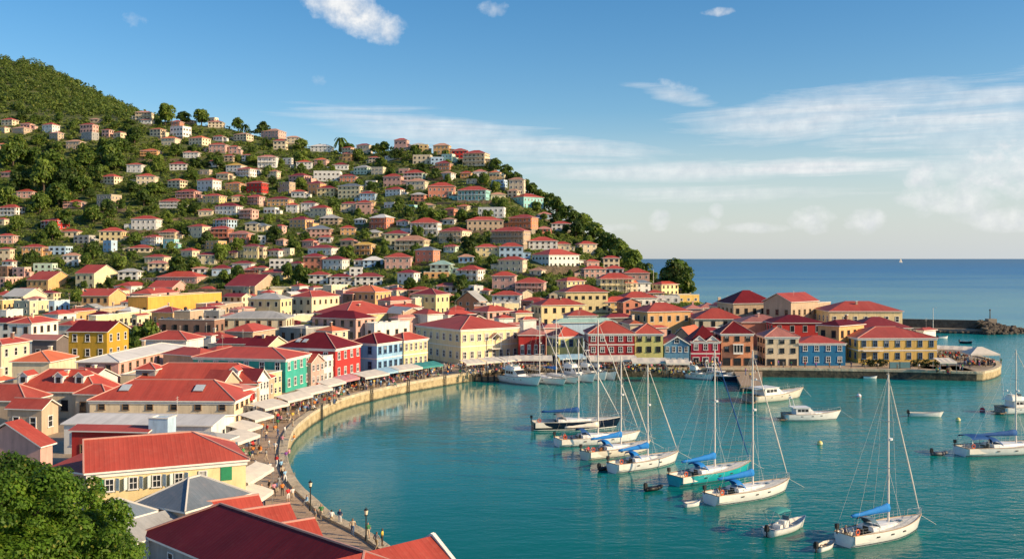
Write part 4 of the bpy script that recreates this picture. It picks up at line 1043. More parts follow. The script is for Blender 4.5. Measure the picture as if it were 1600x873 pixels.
def hill_roads():
    m = flat_mat('road_concrete', (.30, .26, .20), .9, var=.15); st = rough_stone('retaining_stone', (.085, .065, .045), (.26, .19, .12))
    ROADS = [[(60, 312), (150, 331), (260, 346), (330, 343), (420, 344), (520, 354), (620, 361)], [(100, 385), (200, 388), (300, 390), (420, 383), (540, 377), (640, 379), (740, 384)], [(200, 250), (300, 253), (380, 263), (470, 269), (560, 279), (660, 297)],
             [(640, 316), (720, 323), (800, 331), (860, 346)], [(300, 408), (420, 413), (520, 406), (640, 413), (760, 426), (860, 437)], [(0, 246), (60, 240), (140, 223)]]
    for R_ in ROADS:
        b = MB(); pts = []
        for p, q in zip(R_, R_[1:]):
            k = max(2, int(abs(q[0] - p[0]) / 6))
            pts += [(p[0] + (q[0] - p[0]) * i / k, p[1] + (q[1] - p[1]) * i / k + 1.2 * math.sin((p[0] + (q[0] - p[0]) * i / k) * .06)) for i in range(k)]
        ok = [not any(xl - 2 < x < xr + 2 and ev - 3 < y < bs + 2 for xl, xr, ev, bs in HOUSE_PX) for x, y in pts]
        for (p, q, a, c) in zip(pts, pts[1:], ok, ok[1:]):
            if not (a and c): continue
            A, B = ground(*p), ground(*q); w = 4.2; sl = .30 * w
            A2, B2 = A + Vector((0, w, 0)), B + Vector((0, w, 0)); za, zb = A.z + 1.2, B.z + 1.2
            b.add([(A.x, A.y, za), (B.x, B.y, zb), (B2.x, B2.y, zb + .25), (A2.x, A2.y, za + .25)], [(0, 1, 2, 3)], 0)
            b.add([(A.x, A.y, za), (B.x, B.y, zb), (B.x, B.y - .2, zb - 2.6), (A.x, A.y - .2, za - 2.6)], [(3, 2, 1, 0)], 1)
            b.add([(A.x, A.y - .02, za + .55), (B.x, B.y - .02, zb + .55), (B.x, B.y - .02, zb), (A.x, A.y - .02, za)], [(3, 2, 1, 0)], 1)
        tag(b.build('hill_road', [m, st]), 'narrow hillside road on a stone bank between the houses', kind='structure')
# ------------------------------------------------------------------ trees
def leaf_cloud(rng, centers, radii, n, size, up=.35, shell=.55):
    """random leaf quads on a set of lobes; returns vertices (4n,3)"""
    k = rng.choice(len(centers), n, p=np.array(radii) ** 2 / np.sum(np.array(radii) ** 2))
    dirs = rng.normal(size=(n, 3)); dirs /= np.linalg.norm(dirs, axis=1)[:, None]
    low = dirs[:, 2] < -.35; dirs[low, 2] *= -1
    rad = shell + (1 - shell) * rng.rand(n) ** .6
    c = np.array(centers)[k] + dirs * (np.array(radii)[k] * rad)[:, None] * np.array([1, 1, .85])
    nr = dirs * 1.0 + rng.normal(size=(n, 3)) * .45 + np.array([0, 0, up]); nr /= np.linalg.norm(nr, axis=1)[:, None]
    t = np.cross(nr, rng.normal(size=(n, 3))); t /= np.linalg.norm(t, axis=1)[:, None]; w = np.cross(nr, t)
    s = (size * (.6 + .8 * rng.rand(n)))[:, None]
    return np.stack([c - t * s, c - w * s * .62 + nr * s * .12, c + t * s, c + w * s * .62 + nr * s * .12], 1).reshape(-1, 3)
def quads_mesh(name, V, mat):
    n = len(V) // 4; me = bpy.data.meshes.new(name)
    me.vertices.add(len(V)); me.vertices.foreach_set('co', V.astype(np.float32).ravel())
    me.loops.add(4 * n); me.loops.foreach_set('vertex_index', np.arange(4 * n, dtype=np.int32))
    me.polygons.add(n); me.polygons.foreach_set('loop_start', np.arange(0, 4 * n, 4, dtype=np.int32))
    try: me.polygons.foreach_set('loop_total', np.full(n, 4, dtype=np.int32))
    except Exception: pass
    me.materials.append(mat); me.update(calc_edges=True); return me
CROWNS = []; TRUNKS = []
def tree_meshes():
    lm = leaf_mat('hill_leaves', (.030, .058, .012), (.088, .150, .022), (.20, .27, .042), .10)
    for i in range(6):
        rng = np.random.RandomState(40 + i)
        if i == 4:      # palm-like tuft
            V = []
            for f in range(26):
                a = rng.rand() * 6.28; el = rng.uniform(-.5, 1.0); pts = []
                for s in range(7):
                    t = s / 6; r = .95 * t; z = .95 + el * .55 * t - .9 * t * t * .8
                    pts.append(np.array([r * math.cos(a), r * math.sin(a), z]))
                for p, q in zip(pts, pts[1:]):
                    sd = np.array([-math.sin(a), math.cos(a), 0]) * .10
                    V += [p - sd, q - sd * .8, q + sd * .8, p + sd]
            V = np.array(V)
        else:
            nl = rng.randint(14, 20); cs = []; rs = []
            flat = [.55, .75, .62, .45, 0, .8][i]
            for k in range(nl):
                a = rng.rand() * 6.28; r = rng.rand() ** .6 * .60; hz = rng.rand()
                cs.append((r * math.cos(a) * (1.1 - .5 * hz), r * math.sin(a) * (1.1 - .5 * hz), .26 + hz * (.55 + flat * .42))); rs.append(rng.uniform(.24, .42))
            V = leaf_cloud(rng, cs, rs, 2000, .085)
        CROWNS.append(quads_mesh('crown', V, lm))
        b = MB(); b.tube((0, 0, -.5), (.02, 0, .35), .065, .05, 6)
        if i == 4: b.tube((.02, 0, .35), (.0, 0, .98), .05, .04, 6)
        else:
            for k in range(4):
                a = k * 1.57 + .4; b.tube((.02, 0, .33), (.34 * math.cos(a), .34 * math.sin(a), .85), .035, .015, 5)
        TRUNKS.append(b.mesh('trunk', [M('bark')]))
TREES = '''
258 197 34;288 188 24;315 188 28;383 205 14p;372 202 20;410 212 26;470 236 28;532 236 22p;545 234 20;500 228 20;590 240 22;600 236 20;648 236 24;765 250 12p;696 246 14p;700 262 16
775 266 22;792 268 24;805 276 24;818 288 26;832 300 26;846 312 28;858 322 28;870 334 30;884 345 28;896 352 30;912 366 32;928 376 34;944 388 32;958 396 34;972 408 34;985 424 46;1006 436 32;1020 440 22
1056 460 60;1076 460 34;1040 448 26;850 345 28;868 352 22;885 366 26;900 372 28;920 392 24;935 400 26;958 416 28;838 330 24;825 345 20;856 372 24;842 368 22;905 400 20;940 412 18
395 256 42;342 264 40;322 262 26;275 246 22;300 243 20;20 262 42;50 258 38;80 274 46;110 277 38;140 262 36;170 258 42;186 240 38;30 300 46;68 302 52;104 300 40;62 334 46;92 324 42;10 322 34;128 302 34
180 266 30;210 228 32;225 322 28;242 304 28;286 334 28;304 334 22;380 322 22;100 356 32;146 350 38;168 344 32;26 364 26;82 376 34;146 408 36;186 420 32;206 404 26;50 414 26;91 416 18;136 418 28
278 430 44;302 424 32;345 410 32;370 392 30;398 384 32;322 384 26;372 441 30;350 443 22;430 380 28;458 390 38;478 382 26;560 338 22;620 332 36;660 334 36;690 346 42;722 348 38;742 348 26;672 356 36
652 374 26;732 390 30;770 420 24;776 320 26;762 350 24;788 326 22;582 304 22;522 334 24;572 376 36;602 390 30;542 404 26;450 436 38;472 442 34;500 400 20;692 442 22;740 462 26;752 474 22;782 480 22
852 470 22;934 456 22;866 460 20;122 477 29;226 545 54;208 552 30;195 601 22;6 526 32;172 540 16;351 528 15;545 470 16;530 472 14;640 340 26;600 350 26;520 300 22;470 296 24;440 300 20;150 286 30
120 326 26;206 300 28;230 280 18;190 330 24;210 380 22;262 350 20;280 360 18;330 300 18;300 280 20;420 350 22;380 300 18;640 300 22;610 280 20;560 296 20;650 400 22;590 420 22;850 436 20;705 380 22;665 440 18
720 455 26;690 462 28;712 474 20;640 456 26;740 408 20;410 400 18;380 382 16;268 396 18;240 420 16;430 445 22;200 440 20;326 442 18;600 260 22;560 252 20;620 250 24;650 254 20;590 256 18;470 258 24;500 262 22;440 262 20;520 270 20
756 290 20;740 286 18;700 286 20;680 282 20;660 270 18;775 300 20;470 272 18;420 276 20;425 290 16;370 252 22;305 262 20;330 254 18;232 250 24;246 262 22;205 262 16;60 226 24;90 240 22;30 232 22;10 246 24;130 244 24;160 236 22
'''
def hide_ok(px, row, w, hh=1.05, cov=.22):
    """does a plant standing at (px,row), w columns wide, hide a house that stands behind it?"""
    for xl, xr, ev, bs in HOUSE_PX:
        if bs < row + .5:
            ox = min(px + w * .5, xr) - max(px - w * .5, xl)
            if ox > 2 and row - w * hh < bs - (bs - ev) * cov: return False
    return True
def trees():
    tree_meshes(); rng = random.Random(8); TR = []
    for e in TREES.replace(';', '\n').split('\n'):
        t = e.split()
        if t: TR.append((float(t[0]), float(t[1]), float(t[2].rstrip('p')), 'p' in t[2], True))
    tries = 0
    while tries < 2600 and len(TR) < 298:
        tries += 1
        px = rng.uniform(0, 1040); d0, d1, r0, s, s2 = hillpar(px)
        row = rng.uniform(s + 2, min(r0, 462)); w = rng.uniform(10, 22)
        if hide_ok(px, row, w) and all(abs(px - a) > (w + c) * .28 or abs(row - b) > 6 for a, b, c, *_ in TR) and not any(xl - 1 < px < xr + 1 and ev < row < bs + 3 for xl, xr, ev, bs in HOUSE_PX):
            TR.append((px, row, w, rng.random() < .07, False))
    for px, row, w, palm, given in TR:
        if given:
            w *= 1.08
            for _ in range(5):
                if row < 470 and not hide_ok(px, row, w * .7, 1.0, .62): w *= .88
        if row > 470:
            g = ground(px, row)
        else: g = ground(px, row)
        r = w * g.y / F / 2; i = 4 if palm else rng.choice((0, 1, 2, 3, 5)); fat = rng.uniform(.85, 1.2)
        root = thing('palm_tree' if palm else 'broadleaf_tree', g, rng.uniform(0, 6.28), None, 'tree', 'trees on the hillside' if row < 470 else 'trees in the old town')
        link('crown', CROWNS[i], root, None, 0, (r * 1.12, r * 1.12, r * 1.22 * fat * (1.35 if palm else 1)))
        link('trunk', TRUNKS[i], root, None, 0, (r * 1.1, r * 1.1, r * 1.12 * fat * (1.35 if palm else 1)))
        size = 'slender' if palm else 'large' if w > 34 else 'small' if w < 17 else 'mid sized'
        TOLABEL.append((root, 'slender palm tree' if palm else f"{size} {['rounded', 'broad', 'tall', 'low', 'spreading', 'shaggy'][i]} green tree", px, row - w * .5, 'tree'))
def undergrowth():
    """shrubs between the houses and the far forest: uncountable, one object each"""
    rng = np.random.RandomState(12); V = []
    lm = leaf_mat('shrub_leaves', (.034, .060, .013), (.090, .142, .022), (.19, .25, .045), .07)
    for k in range(20000):
        px = rng.uniform(-60, 1095); d0, d1, r0, s, s2 = hillpar(px)
        row = rng.uniform(s - 1, r0 + 2)
        w = rng.uniform(5, 12)
        if not hide_ok(px, row, w, .75, .42): continue
        if any(xl < px < xr and ev < row < bs for xl, xr, ev, bs in HOUSE_PX): continue
        g = ground(px, row); r = w * g.y / F / 2
        cs = [(g.x + rng.uniform(-.5, .5) * r, g.y + rng.uniform(-.5, .5) * r, g.z + r * rng.uniform(.1, .6)) for _ in range(3)]
        V.append(leaf_cloud(rng, cs, [r * .7, r * .6, r * .55], 30, r * .25))
    o = link('shrubbery', quads_mesh('shrubbery', np.concatenate(V), lm)); tag(o, 'dense low shrubs covering the hillside between the houses', 'shrubs', kind='stuff')
    V = []; fm = leaf_mat('forest_leaves', (.026, .050, .012), (.066, .112, .020), (.13, .18, .032), .05)
    for k in range(3400):
        px = rng.uniform(-420, 262); d0, d1, r0, s, s2 = hillpar(px)
        if s2 > s + 14: continue
        t = rng.rand() ** .9; d = d1 + 10 + 440 * t; z = terrain(px, d); r = rng.uniform(3.0, 6.5)
        c = np.array([(px - CX) / F * d, d, z + r * .5])
        cs = [c + rng.uniform(-.5, .5, 3) * r for _ in range(4)]
        V.append(leaf_cloud(rng, cs, [r * .65] * 4, 44, r * .22))
    o = link('forest', quads_mesh('forest', np.concatenate(V), fm)); tag(o, 'dense dark forest covering the high hill behind the town', 'forest', kind='stuff')
def near_tree():
    """big leafy tree in the bottom left corner"""
    rng = np.random.RandomState(77)
    base = Vector((-24.0, 46.0, 5.6)); root = thing('broadleaf_tree', base, 0, 'huge bright green leafy tree filling the bottom left corner', 'tree')
    lm = leaf_mat('near_leaves', (.026, .065, .007), (.095, .185, .014), (.19, .30, .03), .55)
    b = MB(); b.path([(0, 0, -2), (.2, .1, 4), (.1, .2, 8)], .5, 9); cs = []; rs = []
    def limb(p, d, l, r, k):
        q = (p[0] + d[0] * l, p[1] + d[1] * l, p[2] + d[2] * l); b.tube(p, q, r, r * .6, 6)
        if k == 0: cs.append(q); rs.append(rng.uniform(.55, 1.0)); return
        for _ in range(3 if k > 1 else 4):
            e = np.array(d) * .75 + rng.normal(size=3) * .62 + np.array([0, 0, .12]); e /= np.linalg.norm(e); limb(q, tuple(e), l * rng.uniform(.62, .85), r * .58, k - 1)
    for a in np.linspace(0, 6.28, 7, endpoint=False): limb((.1, .2, 6.0), (math.cos(a) * .8, math.sin(a) * .8, .65), 2.3, .28, 3)
    for _ in range(2): limb((.1, .2, 7.5), (rng.uniform(-.3, .3), rng.uniform(-.3, .3), 1.0), 2.2, .28, 3)
    for _ in range(42):
        e = rng.normal(size=3); e /= np.linalg.norm(e); e[2] = abs(e[2]) * 1.0 - .25; q = np.array([.2, .2, 9.4]) + e * np.array([4.2, 4.2, 3.4]) * rng.uniform(.55, 1.0); cs.append(tuple(q)); rs.append(rng.uniform(.6, 1.1))
    for _ in range(110):
        e = rng.normal(size=3); e /= np.linalg.norm(e); e[2] = abs(e[2]) * 1.1 - .2; q = np.array([.2, .2, 9.4]) + e * np.array([4.7, 4.7, 3.9]) * rng.uniform(.92, 1.16); cs.append(tuple(q)); rs.append(rng.uniform(.28, .6))
    V = leaf_cloud(rng, cs, rs, 190000, .088, up=.4, shell=.45)
    b.build('trunk', 'bark', root)
    link('crown', quads_mesh('crown', V, lm), root)
    return cs
# ------------------------------------------------------------------ boats
def hull_rings(L, B, fb, bow_over=.07, stern=.72, draft=.45, n=15, full=.55, rake=.25, sheer=.35):
    """stations from transom to stem; each ring runs from the port rail round the keel to the starboard rail"""
    rings = []
    for i in range(n):
        s = i / (n - 1)
        hb = B / 2 * (stern + (1 - stern) * math.sin(min(1, s / full) * math.pi / 2)) if s < full else B / 2 * max(.012, math.cos(((s - full) / (1 - full)) * math.pi / 2) ** .85)
        z = fb * (1 + sheer * max(0, (s - .3) / .7) ** 2 + .10 * (1 - s))
        x = L * s; xo = L * bow_over * max(0, (s - .55) / .45) ** 1.5
        dr = draft * (1 - .75 * abs(s - .45) ** 1.5 * 1.6) if s < .98 else .06
        ring = []
        for t in np.linspace(0, 1, 11):
            a = math.pi * t; c = math.cos(a); v = math.sin(a)
            # superellipse section: upright topsides, rounded bilge
            yy = math.copysign(abs(c) ** .55, c) * hb; k = v ** 1.15
            zz = z - (z + max(dr, .05)) * k
            flare = (1 - .18 * max(0, s - .5) * 2 * k)
            ring.append((x + xo * (zz + dr) / (z + dr) - (rake * (1 - k) * 0 if s else 0), yy * flare, zz))
        rings.append(ring)
    return rings
def deck_of(rings, m0=0, m1=None, inset=.03, camber=.08, z=-.05):
    b = MB(); vs = []; n = len(rings)
    for r in rings:
        p, q = Vector(r[0]), Vector(r[-1]); c = (p + q) / 2
        vs += [p + (c - p) * inset + Vector((0, 0, z)), c + Vector((0, 0, z + camber)), q + (c - q) * inset + Vector((0, 0, z))]
    fs = [(3 * i + j, 3 * i + 3 + j, 3 * i + 4 + j, 3 * i + 1 + j) for i in range(n - 1) for j in (0, 1)]
    b.add(vs, fs, m0); return b
BOATS = []
def build_hull(root, L, B, fb, gel, stripe, **k):
    rings = hull_rings(L, B, fb, **k); b = MB(); b.loft(rings, 0, closed=False, cap0=True, cap1=True)
    o = b.build('hull', [gel, stripe], root, smooth=True)
    me = o.data
    # boot stripe: a thin band just above the waterline, pulled proud of the hull
    st = MB()
    for sgn in (0, 1):
        pts = []
        for r in rings:
            col = r if sgn == 0 else r[::-1]
            for p, q in zip(col, col[1:]):
                if p[2] >= .16 > q[2]:
                    t = (p[2] - .16) / (p[2] - q[2]); pts.append(Vector(p).lerp(Vector(q), t)); break
        sg = 1 if sgn == 0 else -1
        for a, c in zip(pts, pts[1:]):
            e = Vector((0, .015 * sg, 0)); st.add([a + e - Vector((0, 0, .07)), c + e - Vector((0, 0, .07)), c + e + Vector((0, 0, .05)), a + e + Vector((0, 0, .05))], [(0, 1, 2, 3)])
    st.build('boot_stripe', stripe, o)
    rl = MB()
    for sgn in (0, -1): rl.path([Vector(r[sgn]) + Vector((0, 0, .02)) for r in rings], .045, 5)
    rl.path([Vector(rings[0][0]), Vector(rings[0][-1])], .045, 5)
    rl.build('toe_rail', 'teak' if gel != 'navy' else 'gel_cream', o)
    me.polygons.foreach_set('use_smooth', [len(p.vertices) == 4 for p in me.polygons])
    return o, rings
def rail_at(rings, s, side):
    x = s * (len(rings) - 1); i = min(int(x), len(rings) - 2); t = x - i
    return Vector(rings[i][0 if side > 0 else -1]).lerp(Vector(rings[i + 1][0 if side > 0 else -1]), t)
def sailboat(label, stern, bow, mast_px=None, mast_top_row=None, gel='gel', stripe='boot', cover='blue_cover', bimini='blue_cover', dodger=True, jib='mast', fb=1.15, ms=.56, cov=True, bimini2=False, spreaders=2, heel=0.0, lifebuoy=True):
    A, B_ = at(*stern), at(*bow); d = B_ - A; L = d.length; rz = math.atan2(d.y, d.x)
    root = thing('sailboat', A, rz, label, 'sailboat', 'sailing boats in the harbour')
    Bm = L * .29 if L > 9 else L * .31; hull, rings = build_hull(root, L, Bm, fb, gel, stripe, bow_over=.07, stern=.70)
    zd = lambda s: (rail_at(rings, s, 1).z)
    dk = deck_of(rings[4:], 0); dk.build('deck', 'deck', root)
    # cockpit: sole, benches, coamings
    c = MB(); x0, x1 = L * .015, L * .285; hb = Bm * .30; zb = fb * .45
    c.box(x0, x1, -hb * .6, hb * .6, zb - .05, zb, 1)
    for s in (-1, 1):
        c.box(x0 + .5, x1, min(s * hb * .6, s * hb * 1.12), max(s * hb * .6, s * hb * 1.12), zb - .05, fb * .82, 0)
        c.box(x0, x1, min(s * hb * 1.12, s * hb * 1.32), max(s * hb * 1.12, s * hb * 1.32), zb - .05, fb * 1.08, 0)
    c.box(x0 - .02, x0 + .18, -hb * 1.3, hb * 1.3, zb - .05, fb * .95, 0)
    c.build('cockpit', ['deck', 'teak'], root)
    w = MB(); wx = x0 + .9
    w.tube((wx, 0, zb), (wx, 0, zb + .95), .07, .05, 6)
    for k in range(14):
        a0, a1 = k * 2 * math.pi / 14, (k + 1) * 2 * math.pi / 14; w.tube((wx - .1, .45 * math.cos(a0), zb + 1.0 + .45 * math.sin(a0)), (wx - .1, .45 * math.cos(a1), zb + 1.0 + .45 * math.sin(a1)), .025, .025, 4)
    w.build('steering_wheel', 'steel', root)
    # coachroof
    cab = MB(); rr = []
    for s, wd, h in ((.29, .62, .52), (.34, .64, .56), (.45, .60, .50), (.56, .50, .40), (.66, .34, .24), (.71, .20, .05)):
        x = L * s; z = zd(s) - .06; hw = Bm / 2 * wd
        rr.append([(x, -hw, z), (x, -hw * .90, z + h * .82), (x, -hw * .45, z + h * .98), (x, hw * .45, z + h * .98), (x, hw * .90, z + h * .82), (x, hw, z)])
    cab.loft(rr, 0, closed=False)
    cb = cab.build('cabin', 'gel', root)
    for s in (-1, 1):
        for a, e in ((.34, .42), (.44, .51), (.53, .58)):
            pa, pb = [], []
            for q in (a, e):
                k = (q - .29) / .42; hw = Bm / 2 * (.635 - .18 * max(0, (q - .36) / .2)); z = zd(q) - .06; h = .54 - .5 * max(0, q - .36)
                pa.append((L * q, s * (hw * .965 + .012), z + h * .30)); pb.append((L * q, s * (hw * .925 + .012), z + h * .62))
            p = MB(); f = (0, 1, 2, 3) if s < 0 else (3, 2, 1, 0); p.add([pa[0], pa[1], pb[1], pb[0]], [f]); p.build('cabin_window', 'glass', cb)
        for q in (.30, .48, .64):
            P = rail_at(rings, q, -s); n = MB(); n.box(P.x - .22, P.x + .22, P.y * .985 - .03, P.y * .985 + .03, P.z * .60, P.z * .60 + .13); n.build('porthole', 'black', hull)
    h = MB(); h.box(L * .60, L * .645, -.28, .28, zd(.62) + .18, zd(.62) + .30); h.box(L * .74, L * .775, -.27, .27, zd(.75) + .02, zd(.75) + .1); h.build('hatch', 'acrylic', root)
    h = MB(); h.box(L * .288, L * .293, -.35, .35, zb, fb + .42); h.build('companionway', 'black', root)
    # mast, boom, sails
    mx = L * ms; dm = A + d * ms
    if mast_top_row: mt = H - (mast_top_row - HY) * dm.y / F
    else: mt = L * 1.45
    z0 = zd(ms) + .35
    m = MB(); m.tube((mx, 0, fb * .6), (mx, 0, mt), .13, .085, 10); ma = m.build('mast', 'mast', root, smooth=False)
    sp = MB(); fr = (.36, .68) if spreaders == 2 else (.52,)
    for f in fr:
        z = z0 + (mt - z0) * f; w_ = 1.15 - .35 * f
        for s in (-1, 1): sp.tube((mx, 0, z), (mx - .25, s * w_, z + .08), .045, .03, 5)
    sp.build('spreader', 'mast', ma)
    rd = MB(); zr = z0 + (mt - z0) * .55; rd.tube((mx + .25, 0, zr), (mx + .25, 0, zr + .22), .28, .28, 10); rd.tube((mx, 0, zr + .05), (mx + .25, 0, zr + .05), .04, .04, 4); rd.build('radar', 'gel', ma)
    an = MB(); an.tube((mx, 0, mt), (mx, 0, mt + .9), .015, .01, 4); an.tube((mx - .3, 0, mt + .1), (mx + .2, 0, mt + .1), .015, .015, 4); an.build('antenna', 'wire', ma)
    bz = z0 + 1.05; bl = mx - L * .10
    bo = MB(); bo.tube((mx, 0, bz), (mx - bl, 0, bz + .12), .09, .07, 7); bo = bo.build('boom', 'mast', root)
    if cov:
        v = MB(); rg = []
        for t in np.linspace(0, 1, 10):
            x = mx + .05 - (bl) * t; hh = .62 * (1 - t) ** 1.6 + .22; wd = .15 * (1 - t) + .11; wob = .035 * math.sin(t * 23)
            zc = bz + .12 * t + .02
            rg.append([(x, -wd * .7, zc - .10), (x, -wd, zc + hh * .35 + wob), (x, -wd * .45, zc + hh * .85), (x, 0, zc + hh + wob), (x, wd * .45, zc + hh * .85), (x, wd, zc + hh * .35 - wob), (x, wd * .7, zc - .10)])
        v.loft(rg, 0); v.build('sail_cover', cover, bo, smooth=True)
    bow_p = Vector(((rail_at(rings, .985, 1) + rail_at(rings, .985, -1)) / 2)); top = Vector((mx, 0, mt - .15))
    f = MB(); f.tube(bow_p, top, .025, .025, 5); f.build('forestay', 'wire', root)
    j = MB(); p0 = bow_p.lerp(top, .04); p1 = bow_p.lerp(top, .93); j.tube(p0, bow_p.lerp(top, .3), .045, .095, 8); j.tube(bow_p.lerp(top, .3), p1, .095, .04, 8); j.build('furled_jib', jib, root)
    for s in (-1, 1):
        q = MB(); r = rail_at(rings, ms - .03, s) * .97; q.path([r, Vector((mx - .25, s * .95, z0 + (mt - z0) * .45)), Vector((mx - .25, s * .8, z0 + (mt - z0) * .68)), Vector((mx, 0, mt - .3))], .011, 4)
        q.tube(rail_at(rings, ms + .05, s) * .97, (mx, 0, z0 + (mt - z0) * .36), .014, .014, 4); q.build('shroud', 'wire', root)
        q = MB(); q.tube(rail_at(rings, .02, s), (mx, 0, mt - .1), .010, .010, 4); q.build('backstay', 'wire', root)
        # guard rails
        g = MB(); pts = [rail_at(rings, t, s) + Vector((0, 0, 0)) for t in np.linspace(.02, .97, 11)]
        for p in pts: g.tube(p, p + Vector((0, -s * .02, .62)), .018, .018, 4)
        for zz in (.33, .62): g.path([p + Vector((0, 0, zz)) for p in pts], .013, 4)
        g.build('guard_rail', 'steel', root)
    pu = MB(); P = [rail_at(rings, .90, 1), rail_at(rings, .99, 1), rail_at(rings, .99, -1), rail_at(rings, .90, -1)]
    pu.path([P[0] + Vector((0, 0, .66)), P[1] + Vector((.18, 0, .72)), P[2] + Vector((.18, 0, .72)), P[3] + Vector((0, 0, .66))], .024, 5)
    for p in P: pu.tube(p, p + Vector((.05, 0, .68)), .022, .022, 4)
    pu.build('pulpit', 'steel', root)
    def arch(name, xa, xb, wd, za, zb_, mat, sides=False):
        k = MB(); rg = []
        for x, zz, ww in ((xa, za, wd), ((xa + xb) / 2, zb_ + .06, wd * 1.0), (xb, zb_, wd * .98)):
            rg.append([(x, ww * math.cos(t), zz - .42 + .42 * math.sin(t) ** .7 if 0 < t < math.pi else zz - .42) for t in np.linspace(0, math.pi, 9)])
        if sides: rg.append([(p[0] - .02, p[1] * .97, p[2] - .02) for p in rg[-1]])
        vs = [p for r in rg for p in r]; n = 9
        k.add(vs, [(i * n + a, i * n + a + 1, (i + 1) * n + a + 1, (i + 1) * n + a) for i in range(len(rg) - 1) for a in range(n - 1)], 0)
        for x, ww in ((xa, wd), (xb, wd)):
            for s in (-1, 1): k.tube((x, s * ww * .98, fb * .9), (x, s * ww * .98, (za if x == xa else zb_) - .38), .022, .022, 4, 1)
        return k.build(name, [cover if mat is None else mat, 'steel'], root, smooth=True)
    if dodger: arch('sprayhood', L * .39, L * .27, Bm * .30, fb + .62, fb + 1.32, bimini)
    if bimini2: arch('bimini', L * .22, L * .05, Bm * .36, fb + 1.75, fb + 1.78, bimini)
    if lifebuoy:
        k = MB(); P = rail_at(rings, .06, -1) + Vector((0, .08, .35))
        for i in range(10):
            a0, a1 = i * .6283, (i + 1) * .6283; k.tube((P.x + .27 * math.cos(a0), P.y, P.z + .27 * math.sin(a0)), (P.x + .27 * math.cos(a1), P.y, P.z + .27 * math.sin(a1)), .075, .075, 6)
        k.build('lifebuoy', 'orange', root)
    ob = MB(); P = rail_at(rings, .0, 1); ob.box(P.x - .18, P.x + .18, P.y * .7 - .15, P.y * .7 + .15, P.z + .35, P.z + .85); ob.tube((P.x, P.y * .7, P.z - .2), (P.x, P.y * .7, P.z + .4), .07, .07, 6); ob.build('outboard_motor', 'black', root)
    BOATS.append((label, root, L, Bm, fb))
    cr = MB(); a0 = bow_p + Vector((.1, 0, -.05)); cr.tube(a0, (L * 1.07 + 3.2, .3, -.15), .022, .022, 4); cr.build('mooring_line', 'wire', root)
    return root
